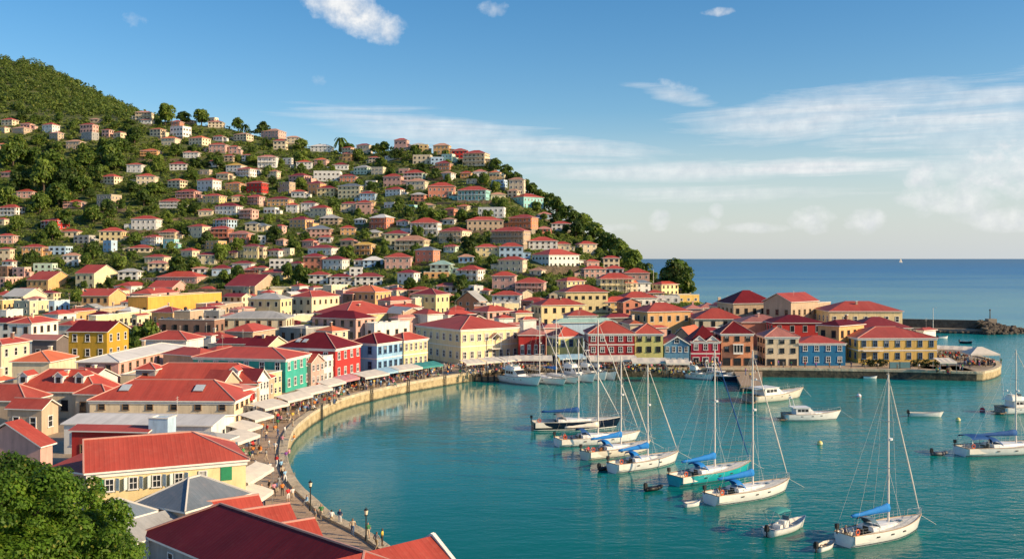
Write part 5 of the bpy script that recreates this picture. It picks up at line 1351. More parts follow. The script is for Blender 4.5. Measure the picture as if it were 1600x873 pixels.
def motor_yacht(label, stern, bow, fb=1.25, gel='gel', style='fly', roofm='gel', stripe='boot', B=.32, tower=False, awn=None):
    A, B_ = at(*stern), at(*bow); d = B_ - A; L = d.length; rz = math.atan2(d.y, d.x)
    root = thing('motor_yacht', A, rz, label, 'motor boat', 'motor boats in the harbour')
    Bm = L * B; hull, rings = build_hull(root, L, Bm, fb, gel, stripe, bow_over=.10, stern=.92, full=.45, sheer=.55)
    deck_of(rings[2:], 0).build('deck', 'deck', root)
    c = MB(); c.box(L * .02, L * .16, -Bm * .4, Bm * .4, fb * .5, fb * .55); c.box(L * .0, L * .03, -Bm * .42, Bm * .42, fb * .3, fb * 1.05); c.build('cockpit', 'teak', root)
    z = lambda s: rail_at(rings, s, 1).z - .05
    def block(name, st, mat):
        k = MB(); rr = []
        for s, w, zz0, zz1 in st:
            hw = Bm / 2 * w; x = L * s; rr.append([(x, -hw, zz0), (x, -hw * .93, zz1), (x, hw * .93, zz1), (x, hw, zz0)])
        k.loft(rr, 0, closed=True); return k.build(name, mat, root)
    h = fb * 1.05
    cb = block('cabin', [(.20, .80, z(.2), z(.2) + h), (.44, .80, z(.4), z(.4) + h), (.46, .79, z(.4), z(.4) + h * .98), (.58, .70, z(.58), z(.58) + .22), (.76, .40, z(.76), z(.76) + .04)], 'gel')
    win = MB()
    for s in (-1, 1):
        for a, e in ((.23, .29), (.30, .36), (.37, .43)):
            hw = Bm / 2 * .80; y = lambda f: s * (hw * (1 - .07 * f) + .012); zz = z(.35)
            q = [(L * a, y(.35), zz + h * .42), (L * e, y(.35), zz + h * .42), (L * e, y(.8), zz + h * .82), (L * a, y(.8), zz + h * .82)]
            k = MB(); k.add(q, [(0, 1, 2, 3) if s < 0 else (3, 2, 1, 0)]); k.build('cabin_window', 'glass', cb)
    P = [Vector((L * .4655, -Bm * .355, z(.45) + h * .90)), Vector((L * .4655, Bm * .355, z(.45) + h * .90)), Vector((L * .562, Bm * .33, z(.56) + .34)), Vector((L * .562, -Bm * .33, z(.56) + .34))]
    k = MB(); k.add([p + Vector((.03, 0, .05)) for p in P], [(3, 2, 1, 0)]); k.build('windscreen', 'glass', cb)
    zt2 = z(.3) + h
    r = MB(); r.box(L * .14, L * .47, -Bm * .42, Bm * .42, zt2 - .01, zt2 + .10); r.build('cabin_roof', roofm, root)
    if style == 'fly':
        fl = block('flybridge', [(.18, .62, zt2 + .1, zt2 + .75), (.36, .62, zt2 + .1, zt2 + .78), (.43, .50, zt2 + .1, zt2 + .55)], 'gel')
        k = MB(); k.box(L * .20, L * .30, -Bm * .2, Bm * .2, zt2 + .74, zt2 + 1.0); k.box(L * .365, L * .375, -Bm * .22, Bm * .22, zt2 + .78, zt2 + 1.15, 1); k.build('helm_seat', ['gel_cream', 'acrylic'], fl)
    ar = MB()
    for s in (-1, 1): ar.tube((L * .17, s * Bm * .36, zt2 + .1), (L * .14, s * Bm * .30, zt2 + 1.6), .07, .06, 6)
    ar.tube((L * .14, -Bm * .30, zt2 + 1.6), (L * .14, Bm * .30, zt2 + 1.6), .07, .07, 6); ar.tube((L * .14, 0, zt2 + 1.6), (L * .14, 0, zt2 + 1.95), .22, .22, 9); ar.tube((L * .13, Bm * .2, zt2 + 1.6), (L * .10, Bm * .2, zt2 + 4.2), .02, .012, 4)
    ar.build('radar_arch', 'gel', root)
    if tower:
        t = MB(); zz = zt2 + .7
        for s in (-1, 1):
            for x in (.2, .38): t.tube((L * x, s * Bm * .28, zz), (L * (.26 if x < .3 else .34), s * Bm * .16, zz + 3.0), .045, .04, 5)
        t.box(L * .23, L * .37, -Bm * .2, Bm * .2, zz + 1.5, zz + 1.58); t.box(L * .22, L * .38, -Bm * .22, Bm * .22, zz + 3.0, zz + 3.1); t.build('tuna_tower', 'gel', root)
        t = MB()
        for s in (-1, 1): t.tube((L * .3, s * Bm * .4, zt2), (L * .1, s * Bm * .9, zt2 + 6.5), .03, .015, 4)
        t.build('outrigger', 'wire', root)
    if awn:
        k = MB(); k.box(L * .01, L * .2, -Bm * .44, Bm * .44, zt2 - .05, zt2 + .03)
        for s in (-1, 1): k.tube((L * .015, s * Bm * .42, fb), (L * .015, s * Bm * .42, zt2), .03, .03, 5, 1)
        k.build('cockpit_awning', [awn, 'steel'], root)
    for s in (-1, 1):
        g = MB(); pts = [rail_at(rings, t, s) for t in np.linspace(.46, .99, 8)]
        for p in pts: g.tube(p, p + Vector((0, 0, .6)), .02, .02, 4)
        g.path([p + Vector((0, 0, .6)) for p in pts], .022, 4); g.build('bow_rail', 'steel', root)
        for q in (.3, .5, .66):
            P = rail_at(rings, q, s); n = MB(); n.box(P.x - .2, P.x + .2, P.y * .975 - .03, P.y * .975 + .03, P.z * .66, P.z * .66 + .12); n.build('porthole', 'black', hull)
    sw = MB(); sw.box(-.9, .02, -Bm * .4, Bm * .4, .22, .34); sw.build('swim_platform', 'teak', root)
    ml = MB(); p = (rail_at(rings, .985, 1) + rail_at(rings, .985, -1)) / 2; ml.tube(p, (L * 1.1 + 2.6, .2, -.15), .022, .022, 4); ml.build('mooring_line', 'wire', root)
    return root
def small_boat(name, label, cat, stern, bow, gel='gel', inner='deck', fb=.5, motor=True, W=.38, bim=None, console=False, stripe='blue_paint', tubes=False, group='small boats in the harbour'):
    A, B_ = at(*stern), at(*bow); d = B_ - A; L = max(d.length, 1.8); rz = math.atan2(d.y, d.x)
    root = thing(name, A, rz, label, cat, group); Bm = L * W
    if tubes:      # inflatable: a bent tube and a floor
        b = MB(); r = .2 + L * .02; pts = [Vector((0, s * (Bm / 2 - r), .22)) for s in (1,)]
        pts = [Vector((-.15, Bm / 2 - r, .25)), Vector((L * .6, Bm / 2 - r, .27)), Vector((L * .82, Bm * .34 - r * .6, .33)), Vector((L * .97, 0, .42)), Vector((L * .82, -(Bm * .34 - r * .6), .33)), Vector((L * .6, -(Bm / 2 - r), .27)), Vector((-.15, -(Bm / 2 - r), .25))]
        for p, q in zip(pts, pts[1:]): b.tube(p, q, r, r, 9)
        for p in pts: b.ball(p, r * 1.0, 8, 5)
        b.build('tube', gel, root, smooth=True)
        f = MB(); f.box(0, L * .72, -Bm * .3, Bm * .3, .08, .16); f.box(L * .02, L * .07, -Bm * .32, Bm * .32, .1, .42); f.box(L * .35, L * .42, -Bm * .33, Bm * .33, .38, .43); f.build('floor', inner, root)
    else:
        rings = hull_rings(L, Bm, fb, bow_over=.09, stern=.80, draft=.12, n=11, full=.5, sheer=.5); b = MB(); b.loft(rings, 0, closed=False)
        hull = b.build('hull', gel, root, smooth=True)
        inn = [[(p[0] * .985 + .01, p[1] * .88, max(p[2] * 1.0, .14) if i in (0, 10) else max(.14, p[2] + .06)) for i, p in enumerate(r)] for r in rings[:-1]]
        k = MB(); n = 11; vs = [p for r in inn for p in r]; k.add(vs, [(i * n + j, i * n + j + 1, (i + 1) * n + j + 1, (i + 1) * n + j) for i in range(len(inn) - 1) for j in range(n - 1)]); k.build('interior', inner, root)
        g = MB()
        for s in (0, -1): g.path([Vector(r[s]) for r in rings], .05, 5)
        g.path([Vector(rings[0][0]), Vector(rings[0][-1])], .05, 5); g.build('gunwale', stripe, hull)
        t = MB()
        for x in (.12, .42, .66): t.box(L * x, L * x + .25, -Bm * .40, Bm * .40, fb * .72, fb * .80)
        t.build('bench', 'teak' if not console else 'gel_cream', root)
    if motor:
        o = MB(); o.box(-.42, -.02, -.18, .18, fb * .8, fb * .8 + .55); o.box(-.36, -.1, -.13, .13, fb * .8 + .55, fb * .8 + .68); o.tube((-.22, 0, -.4), (-.22, 0, fb * .8), .08, .08, 6); o.build('outboard_motor', 'black', root)
    if console:
        o = MB(); o.box(L * .38, L * .50, -.4, .4, .2, fb + .55); o.box(L * .50, L * .51, -.42, .42, fb + .5, fb + .95, 1); o.box(L * .24, L * .32, -.45, .45, .2, fb + .25); o.build('console', ['gel', 'acrylic'], root)
    if bim:
        o = MB(); z = fb + 1.75; rg = [[(L * x, Bm * .46 * math.cos(t), z + zz + .22 * math.sin(t)) for t in np.linspace(0, math.pi, 7)] for x, zz in ((.08, -.05), (.26, .05), (.44, -.05))]
        vs = [p for r in rg for p in r]; o.add(vs, [(i * 7 + j, i * 7 + j + 1, (i + 1) * 7 + j + 1, (i + 1) * 7 + j) for i in range(2) for j in range(6)])
        for s in (-1, 1):
            for x in (.08, .44): o.tube((L * .26, s * Bm * .44, fb), (L * x, s * Bm * .46, z), .022, .022, 4, 1)
        o.build('bimini', [bim, 'steel'], root)
    return root
def buoy(label, px, row, col, r=.42):
    p = at(px, row, 0); root = thing('mooring_buoy', p, 0, label, 'buoy', 'mooring buoys')
    b = MB(); b.ball((0, 0, r * .45), r, 12, 8); b.build('float', col, root, smooth=True)
    b = MB(); b.tube((0, 0, r * 1.2), (0, 0, r * 1.75), .06, .05, 6)
    for k in range(8): b.tube((.13 * math.cos(k * .785), 0, r * 1.85 + .13 * math.sin(k * .785)), (.13 * math.cos((k + 1) * .785), 0, r * 1.85 + .13 * math.sin((k + 1) * .785)), .03, .03, 4)
    b.build('mooring_ring', 'steel', root)
    b = MB(); b.tube((0, 0, r * .30), (0, 0, r * .52), r * 1.03, r * 1.03, 12); b.build('band', 'gel' if col != 'gel' else 'red_paint', root)
def boats():
    sailboat('white sloop with blue sail cover and grey sprayhood at the bottom right', (1318, 853), (1432, 827), mast_top_row=585, bimini='acrylic', ms=.60, spreaders=2)
    sailboat('white sloop with blue sprayhood moored in front of the teal hulled one', (1109, 788), (1226, 767), mast_top_row=548, ms=.56, spreaders=1)
    sailboat('teal hulled sloop with dark blue furled jib', (1053, 758), (1166, 738), mast_top_row=546, gel='teal_gel', jib='navy_cover', ms=.55, spreaders=1)
    sailboat('white sloop with draped blue sprayhood and dark dinghy at its stern', (956, 738), (1054, 722), mast_top_row=570, ms=.56)
    sailboat('cream white sloop with blue sprayhood between two white sloops', (913, 718), (1010, 704), mast_top_row=556, gel='gel_cream', ms=.58)
    sailboat('white sloop without sail cover moored in front of the dark hulled yacht', (870, 697), (992, 688), mast_top_row=500, cov=True, cover='gel_cream', bimini='navy_cover', ms=.52)
    sailboat('long navy hulled yacht with blue sail cover', (832, 671), (962, 667), mast_top_row=530, gel='navy', stripe='gel', fb=1.3, ms=.55, cover='navy_cover', bimini='grey_fabric')
    sailboat('white yacht with two navy biminis cut by the right edge of the picture', (1500, 711), (1648, 704), mast_top_row=547, cover='navy_cover', bimini='navy_cover', bimini2=True, ms=.585)
    sailboat('white sloop moored at the quay beside the leftmost motor yacht', (818, 592), (880, 602), mast_top_row=496, cov=False, dodger=False, ms=.42, lifebuoy=False)
    sailboat('white sloop with blue sail cover moored among the motor yachts at the quay', (846, 590), (900, 599.5), mast_top_row=496, ms=.44, dodger=False, lifebuoy=False)
    motor_yacht('white motor yacht with dark wraparound windows, leftmost of those at the quay', (786, 595), (840, 603), fb=1.5)
    motor_yacht('white motor yacht in the middle of the row moored at the quay', (878, 591), (926, 598), fb=1.5, style='fly')
    motor_yacht('white sport fishing yacht with tall tuna tower moored at the quay', (904, 590), (945, 595), fb=1.5, tower=True)
    motor_yacht('white motor yacht, rightmost of the row moored at the quay', (922, 590), (960, 594), fb=1.45)
    motor_yacht('older white motor cruiser with grey cockpit awning near the jetty', (1170, 629), (1248, 621), fb=1.35, style='open', awn='acrylic', gel='gel_cream')
    motor_yacht('white motor cruiser with a row of dark windows moored in open water', (1224, 656), (1306, 655), fb=1.1, style='open')
    motor_yacht('white motor yacht cut by the right edge behind the navy canopied yacht', (1562, 646), (1640, 643), fb=1.2, style='fly')
    motor_yacht('small white cabin boat moored left of the jetty', (1073, 590), (1112, 594), fb=1.1, style='fly')
    motor_yacht('dark hulled cabin boat moored against the jetty', (1110, 592), (1152, 597), fb=1.0, gel='navy', style='open', awn='navy_cover')
    motor_yacht('white open cruiser behind the dark hulled cabin boat by the jetty', (1098, 588), (1142, 591), fb=1.1, style='open')
    small_boat('speedboat', 'white speedboat with blue stripe, teal bimini and black outboard', 'speedboat', (1200, 838), (1254, 822), fb=.75, bim='canvas_teal', console=True, W=.34)
    small_boat('skiff', 'long pale skiff with outboard moored alone in open water', 'skiff', (1421, 650), (1470, 651), gel='gel', fb=.65, W=.24, stripe='gel_cream')
    small_boat('dinghy', 'small grey dinghy near the navy canopied yacht', 'dinghy', (1458, 711), (1479, 711), gel='rubber', inner='deck', tubes=True)
    small_boat('dinghy', 'white dinghy behind the stern of the sloop at the bottom right', 'dinghy', (1277, 862), (1302, 853), gel='gel', fb=.5, stripe='boot')
    small_boat('dinghy', 'small white rowing dinghy left of the sloop with blue sprayhood', 'dinghy', (1070, 792), (1093, 789), gel='gel', fb=.45, stripe='blue_paint', motor=False)
    small_boat('dinghy', 'black inflatable dinghy afloat between the moored sloops', 'dinghy', (1011, 767), (1034, 764), gel='black', inner='black', tubes=True)
    small_boat('dinghy', 'black inflatable tied at the stern of a white sloop', 'dinghy', (938, 735), (951, 733), gel='black', inner='black', tubes=True)
    small_boat('rowing_boat', 'small white boat lying against the quay in front of the yellow building', 'boat', (1349, 591), (1369, 591.5), gel='gel', fb=.5, motor=False)
    small_boat('rowing_boat', 'dark rowing boat afloat between the quay and the breakwater', 'boat', (1500, 536), (1518, 537), gel='navy', fb=.7, stripe='gel', W=.28)
    small_boat('rowing_boat', 'pale launch moored beside the low quay of the breakwater', 'boat', (1466, 529), (1480, 529), gel='gel', fb=.7, W=.3)
    buoy('white and red buoy in front of the golden quay building', 1342, 620, 'gel', .5); buoy('red buoy near the right edge of the harbour', 1535, 642, 'red_paint', .5)
    buoy('pale buoy right of the long skiff', 1497, 657, 'yellow_paint', .42); buoy('pale yellow buoy alone in the middle of the harbour', 1281, 694, 'yellow_paint', .42)
    # sailing boat far out
    A = at(1405, 410.2, 0); root = thing('sailboat', A, .2, 'tiny white sailing boat far out at sea', 'sailboat')
    b = MB(); b.loft(hull_rings(22, 6, 2.2, n=9), 0, closed=False); b.build('hull', 'gel', root)
    b = MB(); b.add([(11.5, 0, 3), (1.5, .8, 3.5), (11.3, .1, 30)], [(0, 1, 2)]); b.add([(12, 0, 3), (22, .6, 3.2), (12, .1, 26)], [(0, 1, 2)]); b.build('sail', 'canvas', root)
    b = MB(); b.tube((11.6, 0, 1), (11.6, 0, 31), .2, .12, 6); b.build('mast', 'mast', root)
# ------------------------------------------------------------------ people
def body_mesh(pose, sub=1):
    """one continuous skinned figure, 1.7 m, facing +x"""
    if pose == 'walk':
        J = {'pel': (0, 0, .93, .135), 'chest': (.03, 0, 1.22, .15), 'neck': (.04, 0, 1.44, .06), 'head0': (.05, 0, 1.54, .095), 'head1': (.05, 0, 1.64, .085),
             'hl': (0, .10, .88, .10), 'kl': (.20, .10, .50, .065), 'al': (.12, .10, .09, .045), 'tl': (.30, .10, .05, .04), 'hr': (0, -.10, .88, .10), 'kr': (-.02, -.10, .48, .065), 'ar': (-.30, -.10, .14, .045), 'tr': (-.18, -.10, .04, .04),
             'sl': (.03, .20, 1.38, .06), 'el': (-.10, .25, 1.12, .045), 'wl': (.04, .26, .90, .035), 'sr': (.03, -.20, 1.38, .06), 'er': (.10, -.25, 1.12, .045), 'wr': (.30, -.24, .98, .035)}
    elif pose == 'stand':
        J = {'pel': (0, 0, .93, .135), 'chest': (.01, 0, 1.22, .15), 'neck': (.02, 0, 1.44, .06), 'head0': (.03, 0, 1.54, .095), 'head1': (.03, 0, 1.64, .085),
             'hl': (0, .10, .88, .10), 'kl': (.03, .11, .49, .065), 'al': (0, .12, .08, .045), 'tl': (.17, .13, .04, .04), 'hr': (0, -.10, .88, .10), 'kr': (.02, -.11, .49, .065), 'ar': (-.02, -.12, .08, .045), 'tr': (.15, -.13, .04, .04),
             'sl': (.01, .20, 1.38, .06), 'el': (-.02, .25, 1.11, .045), 'wl': (.08, .24, .88, .035), 'sr': (.01, -.20, 1.38, .06), 'er': (-.02, -.25, 1.11, .045), 'wr': (.20, -.18, 1.05, .035)}
    else:
        J = {'pel': (0, 0, .50, .14), 'chest': (.02, 0, .80, .15), 'neck': (.04, 0, 1.02, .06), 'head0': (.06, 0, 1.12, .095), 'head1': (.06, 0, 1.22, .085),
             'hl': (.03, .10, .48, .10), 'kl': (.42, .12, .50, .065), 'al': (.42, .12, .10, .045), 'tl': (.56, .12, .05, .04), 'hr': (.03, -.10, .48, .10), 'kr': (.42, -.12, .50, .065), 'ar': (.40, -.12, .10, .045), 'tr': (.54, -.12, .05, .04),
             'sl': (.02, .20, .96, .06), 'el': (.06, .25, .70, .045), 'wl': (.28, .20, .62, .035), 'sr': (.02, -.20, .96, .06), 'er': (.06, -.25, .70, .045), 'wr': (.28, -.20, .62, .035)}
    E = [('pel', 'chest'), ('chest', 'neck'), ('neck', 'head0'), ('head0', 'head1'), ('pel', 'hl'), ('hl', 'kl'), ('kl', 'al'), ('al', 'tl'), ('pel', 'hr'), ('hr', 'kr'), ('kr', 'ar'), ('ar', 'tr'),
         ('chest', 'sl'), ('sl', 'el'), ('el', 'wl'), ('chest', 'sr'), ('sr', 'er'), ('er', 'wr')]
    ks = list(J); me = bpy.data.meshes.new('t'); me.from_pydata([J[k][:3] for k in ks], [(ks.index(a), ks.index(b)) for a, b in E], [])
    o = bpy.data.objects.new('t', me); COL.objects.link(o)
    sk = o.modifiers.new('s', 'SKIN'); me.skin_vertices[0].data[0].use_root = True
    for i, k in enumerate(ks): me.skin_vertices[0].data[i].radius = (J[k][3], J[k][3])
    if sub: sb = o.modifiers.new('d', 'SUBSURF'); sb.levels = sub; sb.render_levels = sub
    dg = bpy.context.evaluated_depsgraph_get(); out = bpy.data.meshes.new_from_object(o.evaluated_get(dg)); bpy.data.objects.remove(o)
    hz = J['head0'][2] - .02; waist = J['pel'][2] + .05; nk = J['neck'][2] - .03
    mi = []
    for p in out.polygons:
        c = p.center
        if c.z > hz - .06: mi.append(3 if (c.z > hz + .10 or (c.x < J['head0'][0] - .03 and c.z > hz)) else 2)
        elif c.z > nk: mi.append(2)
        elif abs(c.y) > .215 and pose != 'sit' and c.z < J['el'][2] + .06: mi.append(2)
        elif c.z > waist or (pose == 'sit' and c.z > .56 and c.x < .25): mi.append(0)
        elif c.z < .10: mi.append(3)
        elif c.z < .42 and pose != 'sit': mi.append(4)
        else: mi.append(1)
    out.materials.clear()
    for k in range(5): out.materials.append(cloth('white'))
    out.polygons.foreach_set('material_index', mi); out.polygons.foreach_set('use_smooth', [True] * len(mi)); out.update()
    return out
CL = {'white': (.70, .69, .66), 'red': (.55, .03, .03), 'orange': (.70, .22, .04), 'black': (.02, .02, .022), 'navy': (.02, .035, .10), 'sky blue': (.22, .42, .62), 'pink': (.62, .25, .30), 'yellow': (.70, .50, .08), 'green': (.06, .24, .09),
      'grey': (.22, .22, .22), 'beige': (.50, .40, .28), 'denim': (.06, .11, .22), 'khaki': (.26, .20, .12), 'purple': (.20, .06, .28)}
def cloth(k):
    if ('cl', k) not in MATS: MATS['cl', k] = flat_mat('cloth_' + k.replace(' ', '_'), CL[k], .85)
    return MATS['cl', k]
SKIN = [(.42, .24, .15), (.22, .11, .06), (.09, .045, .025)]
def skin(i):
    if ('sk', i) not in MATS: MATS['sk', i] = flat_mat('skin_%s' % ['fair', 'brown', 'dark'][i], SKIN[i], .6, var=.03)
    return MATS['sk', i]
BODY = {}
import re
PEOPLE = '''588 859 w;597 857 s;575 845 s;551 837 w;502 813 w;493 820 w;457 782 w;450 784 s;441 774 s;412 795 s;389 703 s;394 720 s;420 703 w;430 709 w;434 669 w;422 661 w;449 657 w;432 730 w;439 739 s;445 754 w
441 700 s;445 685 s;434 684 w;457 669 s;466 653 w;507 632 w;526 625 s;518 815 i;531 819 s;480 789 i;399 735 s;404 664 s;410 676 w;416 688 s;428 652 w;438 645 s;452 640 w;463 648 s;474 641 w;480 633 s;487 626 w;494 634 s;499 622 w;512 618 s;520 612 w
531 615 s;540 609 w;552 612 s;561 604 w;574 606 s;585 601 w;598 599 s;608 597 w;620 595 s;634 592 w;648 590 s;662 587 w;676 585 s;690 583 w;705 580 s;720 579 w;745 577 s;760 574 w;776 576 s
1205 575 s;1216 573 w;1224 575 s;1236 576 w;1258 575 s;1275 576 w;1296 576 s;1312 577 s;1330 575 w;1352 576 s;1372 577 w;1402 578 s;1436 578 w;1480 577 s;1500 579 w;1504 579 s;1515 576 s;1530 574 i;1540 573 s;1548 571 w;1165 586 s;1172 592 w;1180 584 s
460 690 i;452 712 i;447 725 s;441 748 w;436 763 s;428 775 w;421 742 s;416 720 w'''
def people():
    rng = random.Random(21)
    for p in ('walk', 'stand', 'sit'): BODY[p] = body_mesh(p); BODY[p].name = 'person'
    qd = quay_line()
    for e in PEOPLE.replace('\n', ';').split(';'):
        t = e.split()
        if not t: continue
        px, row = float(t[0]), float(t[1]); pose = {'w': 'walk', 's': 'stand', 'i': 'sit'}[t[2]]
        g = at(px, row, 2.0)
        if 1150 < px < 1190 and row > 581: g = at(px, row, 1.4)
        g.z = (1.4 if (1150 < px < 1190 and row > 581) else 2.006)
        # keep off the raised kerb
        for q, q2 in zip(qd, qd[1:]):
            if (Vector((q.x, q.y, 0)) - Vector((g.x, g.y, 0))).length < 1.0: g.z = 2.28
        if pose == 'sit': g.z = 2.28 - .36 if g.z > 2.1 else g.z
        o = link('person', BODY[pose], None, g, rng.uniform(0, 6.28), None); s = rng.uniform(.93, 1.08); o.scale = (s, s, s)
        top = rng.choice(['white', 'white', 'red', 'orange', 'black', 'navy', 'sky blue', 'pink', 'yellow', 'green', 'grey', 'beige', 'purple']); bot = rng.choice(['denim', 'black', 'khaki', 'beige', 'navy', 'white', 'grey']); sk = rng.randint(0, 2); shorts = rng.random() < .55
        for i, m in enumerate((cloth(top), cloth(bot), skin(sk), M('hair'), skin(sk) if shorts else cloth(bot))):
            o.material_slots[i].link = 'OBJECT'; o.material_slots[i].material = m
        tag(o, None, 'person', 'people on the harbour promenade')
        act = {'walk': 'walking', 'stand': 'standing', 'sit': 'sitting'}[pose]
        wh = 'on the jetty' if g.z == 1.4 else 'on the promenade' if px < 800 else 'on the far quay'
        TOLABEL.append((o, f"person in {top} top and {bot} {'shorts' if shorts else 'trousers'} {act} {wh}", px, row - 10, 'person'))
def crew():
    rng = random.Random(3)
    for label, root, L, Bm, fb in BOATS[:8]:
        for k in range(rng.choice((0, 1, 1, 2)) if 'bottom right' not in label else 1):
            s = 1 if k == 0 else -1; p = root.matrix_basis @ Vector((L * rng.uniform(.08, .2), s * Bm * .25, fb * .82 - .36)); o = link('person', BODY['sit'], None, p, root.rotation_euler.z - s * 1.57)
            top = rng.choice(['white', 'red', 'sky blue', 'orange', 'navy']); bot = rng.choice(['khaki', 'navy', 'white'])
            for i, m in enumerate((cloth(top), cloth(bot), skin(k), M('hair'), skin(k))): o.material_slots[i].link = 'OBJECT'; o.material_slots[i].material = m
            short = re.sub(r' (moored|with|without|between|cut|beside).*', '', label)
            px, py = CX + F * p.x / p.y, HY + (H - p.z) * F / p.y
            tag(o, None, 'person', 'people on the moored boats'); TOLABEL.append((o, f"person in {top} top and {bot} shorts sitting in the cockpit of a {short}", px, py, 'person'))
def crowd(spots):
    """the dense crowd at the cafe tables under the canopies: uncountable, one object"""
    rng = random.Random(4); me = body_mesh('stand', 0); me2 = body_mesh('sit', 0)
    pal = [cloth(k) for k in ('white', 'red', 'orange', 'black', 'navy', 'sky blue', 'yellow', 'green', 'beige', 'denim', 'khaki', 'pink')] + [skin(0), skin(1), skin(2), M('hair'), M('wood'), M('canvas')]
    src = [([tuple(v.co) for v in m.vertices], [tuple(p.vertices) for p in m.polygons], [p.material_index for p in m.polygons]) for m in (me, me2)]
    b = MB()
    for (x, y, z) in spots:
        vs, fs, ms = src[0 if rng.random() < .45 else 1]; a = rng.uniform(0, 6.28); c, s = math.cos(a), math.sin(a); sc = rng.uniform(.9, 1.05)
        o = len(b.v); b.v += [(x + sc * (v[0] * c - v[1] * s), y + sc * (v[0] * s + v[1] * c), z + sc * v[2]) for v in vs]
        slot = {0: rng.randint(0, 11), 1: rng.choice((3, 4, 8, 9, 10)), 2: 12 + rng.randint(0, 2), 3: 15}; slot[4] = slot[2] if rng.random() < .5 else slot[1]
        for f, m in zip(fs, ms): b.f.append(tuple(i + o for i in f)); b.m.append(slot[m])
        if rng.random() < .4:
            tx, ty = x + rng.uniform(-.8, .8), y + rng.uniform(-.8, .8); b.tube((tx, ty, z), (tx, ty, z + .72), .05, .05, 5, 16); b.tube((tx, ty, z + .72), (tx, ty, z + .75), .42, .42, 8, rng.choice((16, 17)))
    o = b.build('crowd', pal); tag(o, 'dense crowd at cafe tables along the inner promenade', 'crowd', kind='stuff')

# ------------------------------------------------------------------ canopies, lamps, hedges
AWN = '''
394 737 8 2.2 84 canvas|white canvas canopy beside the yellow shuttered building, upper of two
397 768 4.5 2.5 84 canvas|white canvas canopy nearest the camera, below the yellow shuttered building
372 680 6 3.4 76 canvas|large white canopy beside the white quay house, lower of a pair
380 664 5 3.4 74 canvas|white canopy beside the white quay house, upper of a pair
399 648 5 3.4 70 canvas|square white canopy left of the red flag on the promenade
420 630 6.5 3.6 66 canvas|wide white canopy in front of the small pale yellow quay house
459 618 8 2.9 70 canvas|long white canopy in front of the teal building, nearer half
491 607 8 2.9 68 canvas|long white canopy in front of the teal building, farther half
517 596 7 2.8 70 canvas|small white canopy before the narrow white quay house
541 589 6 2.6 66 canvas_pink|pink canopy at the foot of the bright red building
578 583 8.5 4.0 62 canvas|broad white canopy between bright red and sky blue buildings
606 577 5.5 3.2 60 canvas_blue|pale blue canopy in front of the sky blue building
633 573 8 3.4 55 canvas|long white canopy in front of the soft yellow building
662 569 9.5 3.2 50 canvas_teal|long teal canopy between yellow and large cream buildings
738 564 5.5 3.2 37 canvas|white canopy at the corner of the large cream building
771 561 6 3.2 37 canvas|middle white canopy along the large cream building
800 559 6 3.2 34 canvas|right white canopy along the large cream building
834 558 9 3.8 0 canvas|white canopy in front of the low bright red house
892 556 7 3 18 canvas_blue|pale blue canopy on the olive yellow corner house
958 559 11.5 4 0 canvas|long white canopy along the dark red house
1014 562 8.5 4.5 0 canvas|white canopy below the lime yellow house
1058 564 5.5 2.8 0 canvas|small white awning on the slate blue house
1490 543 9 4.6 -28 canvas|long cream canopy over the terrace at the quay end
1476 562 4 4 0 canvas|small white parasol canopy beside the golden building
'''
def awnings():
    spots = []; rng = random.Random(9)
    for ln in AWN.strip().split('\n'):
        s, label = ln.split('|'); t = s.split(); px, row, Lg, D, ya = map(float, t[:5]); mat = t[5]
        p = at(px, row, 4.9); a = R(ya); root = thing('market_canopy', Vector((p.x, p.y, 2.0)), a, label, 'canopy', 'white canopies along the quay' if mat == 'canvas' else None)
        b = MB(); n = max(3, int(Lg / 2.2)); rg = []
        for i in range(n * 2 + 1):
            x = -Lg / 2 + Lg * i / (n * 2); sag = -.10 if i % 2 else 0
            rg.append([(x, D / 2, 3.25 + sag * .5), (x, 0, 3.0 + sag), (x, -D / 2, 2.6 + sag * .4), (x, -D / 2 - .02, 2.25 + sag * .3)])
        vs = [q for r in rg for q in r] + [(q[0], q[1] + .02, q[2] - .05) for r in rg for q in r]; m = len(rg) * 4
        fs = [(i * 4 + j, i * 4 + j + 1, (i + 1) * 4 + j + 1, (i + 1) * 4 + j) for i in range(len(rg) - 1) for j in range(3)]
        b.add(vs, [f[::-1] for f in fs] + [tuple(k + m for k in f) for f in fs]); b.build('canopy', mat, root)
        for x in np.linspace(-Lg / 2 + .1, Lg / 2 - .1, max(2, int(Lg / 4) + 1)):
            for y, zz in ((-D / 2 + .1, 2.6), (D / 2 - .1, 3.2)):
                k = MB(); k.tube((x, y, 0), (x, y, zz), .045, .045, 6); k.build('post', 'steel', root)
        n = int(Lg * D * (.50 if px < 700 else .8))
        for _ in range(n):
            lx, ly = rng.uniform(-Lg / 2, Lg / 2), rng.uniform(-D / 2 - (.7 if row > 640 else 2.2), D / 2)
            spots.append((p.x + lx * math.cos(a) - ly * math.sin(a), p.y + lx * math.sin(a) + ly * math.cos(a), 2.006))
    # standing crowd on the upper promenade
    def band(p0, p1, n, w):
        for _ in range(n):
            t = rng.random(); q = at(p0[0] + (p1[0] - p0[0]) * t, p0[1] + (p1[1] - p0[1]) * t, 2.0); spots.append((q.x + rng.gauss(0, w), q.y + rng.gauss(0, w), 2.006))
    band((440, 645), (500, 616), 95, 1.5); band((500, 616), (590, 594), 120, 1.7); band((590, 594), (700, 576), 120, 1.8); band((700, 576), (800, 572), 70, 1.7); band((925, 573), (1120, 573), 150, 1.0); band((1478, 553), (1512, 555), 70, 2.0); band((1515, 571), (1552, 568), 40, 1.2)
    crowd(spots)
